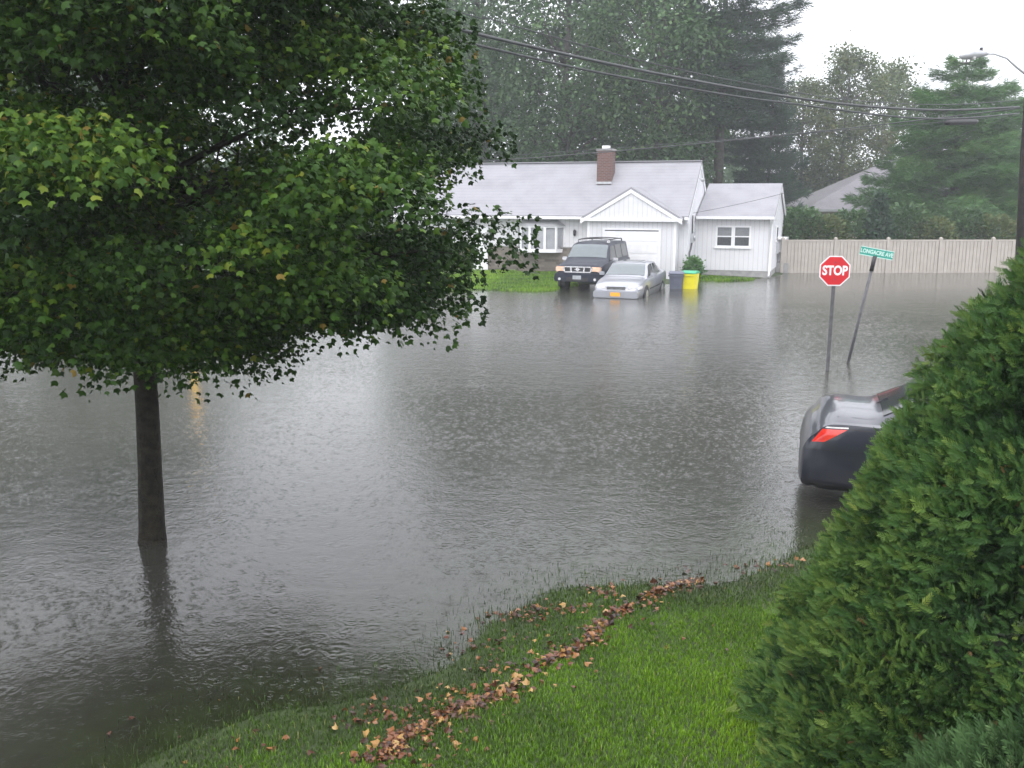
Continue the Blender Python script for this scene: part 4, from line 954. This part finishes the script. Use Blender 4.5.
# ------------------------------------------------------------------ near evergreens
def evergreen(name, cx, cy, prof, top, nsp, size, mat, seed, label, rim=.2, up=.75, lumps=.2, tipmat=None):
    zg = hz(cx, cy); t = empty(name, (cx, cy, zg), 0, label, 'evergreen')
    r = np.random.default_rng(seed)
    mb = MB(); mb.tube([(0, 0, -.2), (.03, 0, (top - zg) * .5), (0, 0, top - zg - .1)], [.12, .08, .015], 8)
    for k in range(60):
        z = r.uniform(.15, .9) * (top - zg); az = r.uniform(0, 2 * PI); R0 = float(np.interp(z + zg, *prof)) * .86
        mb.tube([(0, 0, z * .8), (math.cos(az) * R0 * .5, math.sin(az) * R0 * .5, z * .9), (math.cos(az) * R0, math.sin(az) * R0, z)], [.022, .014, .005], 5)
    mb.build('trunk', M['bark'], t, True)
    zs = np.linspace(zg, top, 200); Rz = np.interp(zs, *prof); cdf = np.cumsum(Rz + .05); cdf /= cdf[-1]
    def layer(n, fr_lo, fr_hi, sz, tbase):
        z = np.interp(r.uniform(size=n), cdf, zs); az = r.uniform(0, 2 * PI, n); R0 = np.interp(z, *prof)
        P = np.stack([np.cos(az) * R0, np.sin(az) * R0, z], 1)
        lump = vnoise(P, seed, 5.0) * .6 + vnoise(P, seed + 1, 11.0) * .4
        fr_ = r.uniform(fr_lo, fr_hi, n) ; rr = R0 - (1 - fr_) * .9 + lumps * lump - .85 * np.clip(vnoise(P, seed + 3, 7.0) - .22, 0, 1)
        rr = np.maximum(rr, .02); c = np.stack([np.cos(az) * rr, np.sin(az) * rr, z - zg], 1)
        out = np.stack([np.cos(az), np.sin(az), np.full(n, up)], 1)
        # neighbouring sprays lean the same way, as on one bough
        P2 = P * 1.0; lean = np.stack([vnoise(P2, seed + 5, 7), vnoise(P2, seed + 6, 7), vnoise(P2, seed + 7, 7)], 1)
        a = out + lean * .7 + r.normal(size=(n, 3)) * .6
        nr = np.cross(a, [0, 0, 1.0]) + r.normal(size=(n, 3)) * .7
        tn = np.clip(tbase + .3 * lump + .13 * vnoise(P, seed + 9, 2.2) + .13 * r.normal(size=n), 0, .97)  # light and shade in the tint: lumps lighter, hollows darker
        tn = np.where(r.uniform(size=n) < .004, 1.0, tn)
        return c, a, nr, (.45 + 1.2 * r.uniform(0, 1, n) ** 1.8) * sz * (1 + .25 * vnoise(P, seed + 12, 4.0)), tn
    A_ = layer(nsp, .93, 1.02, size, .45); B_ = layer(int(nsp * .8), .72, .93, size * 1.15, .22); D_ = layer(int(nsp * .35), .3, .72, size * 1.4, .1)  # deeper layers get a darker tint, painting the shade inside the crown
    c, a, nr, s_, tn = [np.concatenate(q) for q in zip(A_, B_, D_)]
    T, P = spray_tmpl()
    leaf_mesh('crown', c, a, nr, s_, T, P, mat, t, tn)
    return t
profA = ([-.2, .25, .9, 1.5, 2.26, 2.69, 3.3, 3.85, 4.25], [2.08, 2.0, 1.80, 1.52, 1.19, .95, .62, .28, .03])
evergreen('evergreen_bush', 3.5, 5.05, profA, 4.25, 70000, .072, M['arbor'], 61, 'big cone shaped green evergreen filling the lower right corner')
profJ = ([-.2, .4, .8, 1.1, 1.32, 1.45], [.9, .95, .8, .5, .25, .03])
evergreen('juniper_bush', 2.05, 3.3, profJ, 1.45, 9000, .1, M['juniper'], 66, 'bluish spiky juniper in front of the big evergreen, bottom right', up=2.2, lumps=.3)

# ------------------------------------------------------------------ near lawn
def blades(name, n, xr, yr, cond, hmin, hmax, wid, seed, mat, dens=None):
    r = np.random.default_rng(seed); X = r.uniform(*xr, n); Y = r.uniform(*yr, n); Z = height(X, Y); k = cond(X, Y, Z, r)
    X, Y, Z = X[k], Y[k], Z[k]; n = len(X); az = r.uniform(0, 2 * PI, n); h = r.uniform(hmin, hmax, n) * (1 + .3 * vnoise(np.stack([X, Y, Z], 1), seed, 3)); ln_ = r.uniform(.1, .75, n) * h
    d = np.stack([np.cos(az), np.sin(az)], 1); s_ = np.stack([-d[:, 1], d[:, 0]], 1) * (wid * r.uniform(.7, 1.3, n))[:, None]
    b = np.stack([X, Y], 1)
    V = np.zeros((n, 5, 3)); V[:, 0, :2] = b - s_; V[:, 1, :2] = b + s_; V[:, 2, :2] = b + d * ln_[:, None] * .35 + s_ * .75; V[:, 3, :2] = b + d * ln_[:, None] * .35 - s_ * .75; V[:, 4, :2] = b + d * ln_[:, None]
    V[:, 0, 2] = V[:, 1, 2] = Z - .005; V[:, 2, 2] = V[:, 3, 2] = Z + h * .6; V[:, 4, 2] = Z + h
    idx = (np.arange(n)[:, None] * 5 + np.array([0, 1, 2, 3, 3, 2, 4])[None]).ravel()
    P = np.stack([X, Y, 0 * X], 1); tn = np.clip(.5 + .2 * vnoise(P, seed + 2, 1.6) + .16 * vnoise(P, seed + 3, 5) + .15 * r.normal(size=n), 0, .96); tn = np.clip(tn - .5 * np.clip(1 - Z / .05, 0, 1) * (Y < 20), 0, 1); tn = np.where(r.uniform(size=n) < .015, 1, tn)
    o = bulk(name, V.reshape(-1, 3), np.tile([4, 3], n), idx, mat, None, np.repeat(tn, 5)); o['kind'] = 'stuff'; return o
g = blades('lawn_grass', 420000, (-3.3, 3.9), (3.0, 9.6), lambda X, Y, Z, r: (Z > -.002) & (r.uniform(size=len(X)) < .3 + Z * 9) & ((X / np.maximum(Y, .1)) > -.62) & ((X / np.maximum(Y, .1)) < .45), .02, .042, .0028, 71, M['grass'])
tag(g, 'short bright green lawn in the foreground', 'grass')
g = blades('shore_grass', 90000, (-4, 5), (3.0, 10), lambda X, Y, Z, r: (Z > -.035) & (Z < .03) & (r.uniform(size=len(X)) < .9 * (Z + .04) / .07), .025, .06, .0026, 72, M['grass'])
tag(g, 'sparse wet grass poking out of the water along the near shoreline', 'grass')
g = blades('verge_grass', 90000, (-4, 13), (35, 46), lambda X, Y, Z, r: (Z > .0) & (Z < .14) & ((Y - 41) + (X - 11.1) * .364 < 0) & ((X < 2.6) | (X > 6.9)) & ((Y - 39.5) + (X - 7.19) * .364 < (0 if False else 2)), .05, .11, .012, 73, M['grass'])
tag(g, 'green grass verge between the flood and the white house', 'grass')

# fallen leaves: strand line left by the water
r = np.random.default_rng(81)
line = [(386, 760), (402, 738), (432, 725), (462, 706), (512, 690), (548, 663), (590, 642), (608, 618), (640, 598), (668, 584), (702, 573)]
W_ = [onz(px, py, .06) for px, py in line]
cs = []
def on_line(t):
    i = min(int(t * (len(W_) - 1)), len(W_) - 2); f = t * (len(W_) - 1) - i
    return W_[i][0] * (1 - f) + W_[i + 1][0] * f, W_[i][1] * (1 - f) + W_[i + 1][1] * f
for k in range(1500):
    t = r.uniform(0, 1); x, y = on_line(t)
    if math.sin(t * 23) + .6 * math.sin(t * 51 + 1) < -.55 and r.uniform() < .8: continue
    w_ = .038 if r.uniform() < .72 else .16
    w_ *= (1.15 if .1 < t < .45 else .7 + .5 * math.sin(t * 25) ** 2); cs.append((x + r.normal() * w_, y + r.normal() * w_))
for (px, py, s_, n_) in [(520, 614, .16, 60), (500, 668, .12, 22), (430, 700, .2, 30), (380, 715, .12, 26), (345, 722, .1, 16), (565, 610, .12, 30), (600, 590, .12, 26), (770, 563, .14, 26), (735, 567, .1, 8), (500, 650, .3, 30), (260, 748, .25, 12), (470, 640, .25, 18), (640, 640, .5, 12), (420, 760, .15, 20), (375, 762, .06, 20)]:
    x, y = onz(px, py, .03)
    for k in range(n_): cs.append((x + r.normal() * s_, y + r.normal() * s_ * .6))
for (px, py) in [(315, 670), (135, 718), (180, 738), (262, 752), (235, 742), (320, 668), (290, 690), (220, 700), (110, 735)]:
    x, y = onz(px, py, .0); cs.append((x, y))
cs = np.array(cs); n = len(cs); z = np.maximum(height(cs[:, 0], cs[:, 1]), -.012) + r.uniform(.012, .05, n) ; z = np.where(height(cs[:, 0], cs[:, 1]) < 0, .006, z)
ax = r.normal(size=(n, 3)); ax[:, 2] *= .35; nr = r.normal(size=(n, 3)) * .45 + [0, 0, 1]
o = leaf_mesh('fallen_leaves', np.column_stack([cs, z]), ax, nr, r.uniform(.02, .068, n), [(a_, b_, c_ * 2.2) for a_, b_, c_ in MAPLE], MAPLE_P, M['deadleaf'], None, r.uniform(0, 1, n))
tag(o, 'brown fallen leaves washed up in a line across the lawn', 'fallen leaves', kind='stuff')

# ------------------------------------------------------------------ rain haze
m = bpy.data.materials.new('rain_haze'); m.use_nodes = True; nt = m.node_tree; nt.nodes.remove(nt.nodes['Principled BSDF'])
pv = N(nt, 'ShaderNodeVolumePrincipled'); pv.inputs['Color'].default_value = (.93, .96, 1, 1); pv.inputs['Density'].default_value = .0013
pv.inputs['Anisotropy'].default_value = .2
nt.links.new(pv.outputs[0], nt.nodes['Material Output'].inputs['Volume'])
hzb = MB().box(-170, 170, -65, 160, -1.5, 30).build('haze', m); hzb['kind'] = 'stuff'
tag(hzb, 'pale rain haze filling the air', 'haze')

# ------------------------------------------------------------------ sky, sun, camera
w_ = bpy.data.worlds.new('World'); S.world = w_; w_.use_nodes = True; nt = w_.node_tree
bg = nt.nodes['Background']; sk = nt.nodes.new('ShaderNodeTexSky'); sk.sky_type = 'NISHITA'; sk.sun_disc = False
sk.sun_elevation = math.radians(48); sk.sun_rotation = math.radians(200); sk.air_density = 1; sk.dust_density = 3
mx = nt.nodes.new('ShaderNodeMix'); mx.data_type = 'RGBA'; mx.inputs[0].default_value = .93
tc = nt.nodes.new('ShaderNodeTexCoord'); sp_ = nt.nodes.new('ShaderNodeSeparateXYZ'); nt.links.new(tc.outputs['Generated'], sp_.inputs[0])
rp = nt.nodes.new('ShaderNodeValToRGB'); rp.color_ramp.elements[0].position = 0; rp.color_ramp.elements[0].color = (.88, .9, .93, 1); rp.color_ramp.elements[1].position = .9; rp.color_ramp.elements[1].color = (1.6, 1.6, 1.65, 1)
nt.links.new(sp_.outputs[2], rp.inputs[0])
ml = nt.nodes.new('ShaderNodeMix'); ml.data_type = 'RGBA'; ml.blend_type = 'MULTIPLY'; ml.inputs[0].default_value = 1; ml.inputs[7].default_value = (9, 9, 9.3, 1)
nt.links.new(rp.outputs[0], ml.inputs[6])
nt.links.new(sk.outputs[0], mx.inputs[6]); nt.links.new(ml.outputs[2], mx.inputs[7]); nt.links.new(mx.outputs[2], bg.inputs[0]); bg.inputs[1].default_value = .15
sl = bpy.data.lights.new('sun', 'SUN'); sl.energy = .6; sl.angle = math.radians(30); sl.color = (1, .98, .95)
so = bpy.data.objects.new('sun', sl); C.objects.link(so); so.rotation_euler = (math.radians(42), 0, math.radians(-20)); so.location = (0, 0, 40)
cam = bpy.data.cameras.new('camera'); cam.sensor_width = 36; cam.lens = 36 * F / 1024; cam.clip_end = 3000; cam.clip_start = .05
co = bpy.data.objects.new('camera', cam); C.objects.link(co); co.location = (0, 0, CAMZ); co.rotation_euler = (PI / 2 - PITCH, 0, 0)
S.camera = co
S.view_settings.view_transform = 'Standard'; S.view_settings.look = 'None'; S.view_settings.exposure = .48; S.view_settings.gamma = 1
S.cycles.use_denoising = True; S.cycles.max_bounces = 8; S.cycles.transparent_max_bounces = 12; S.cycles.volume_bounces = 2; S.cycles.diffuse_bounces = 3
S.cycles.sample_clamp_indirect = 6
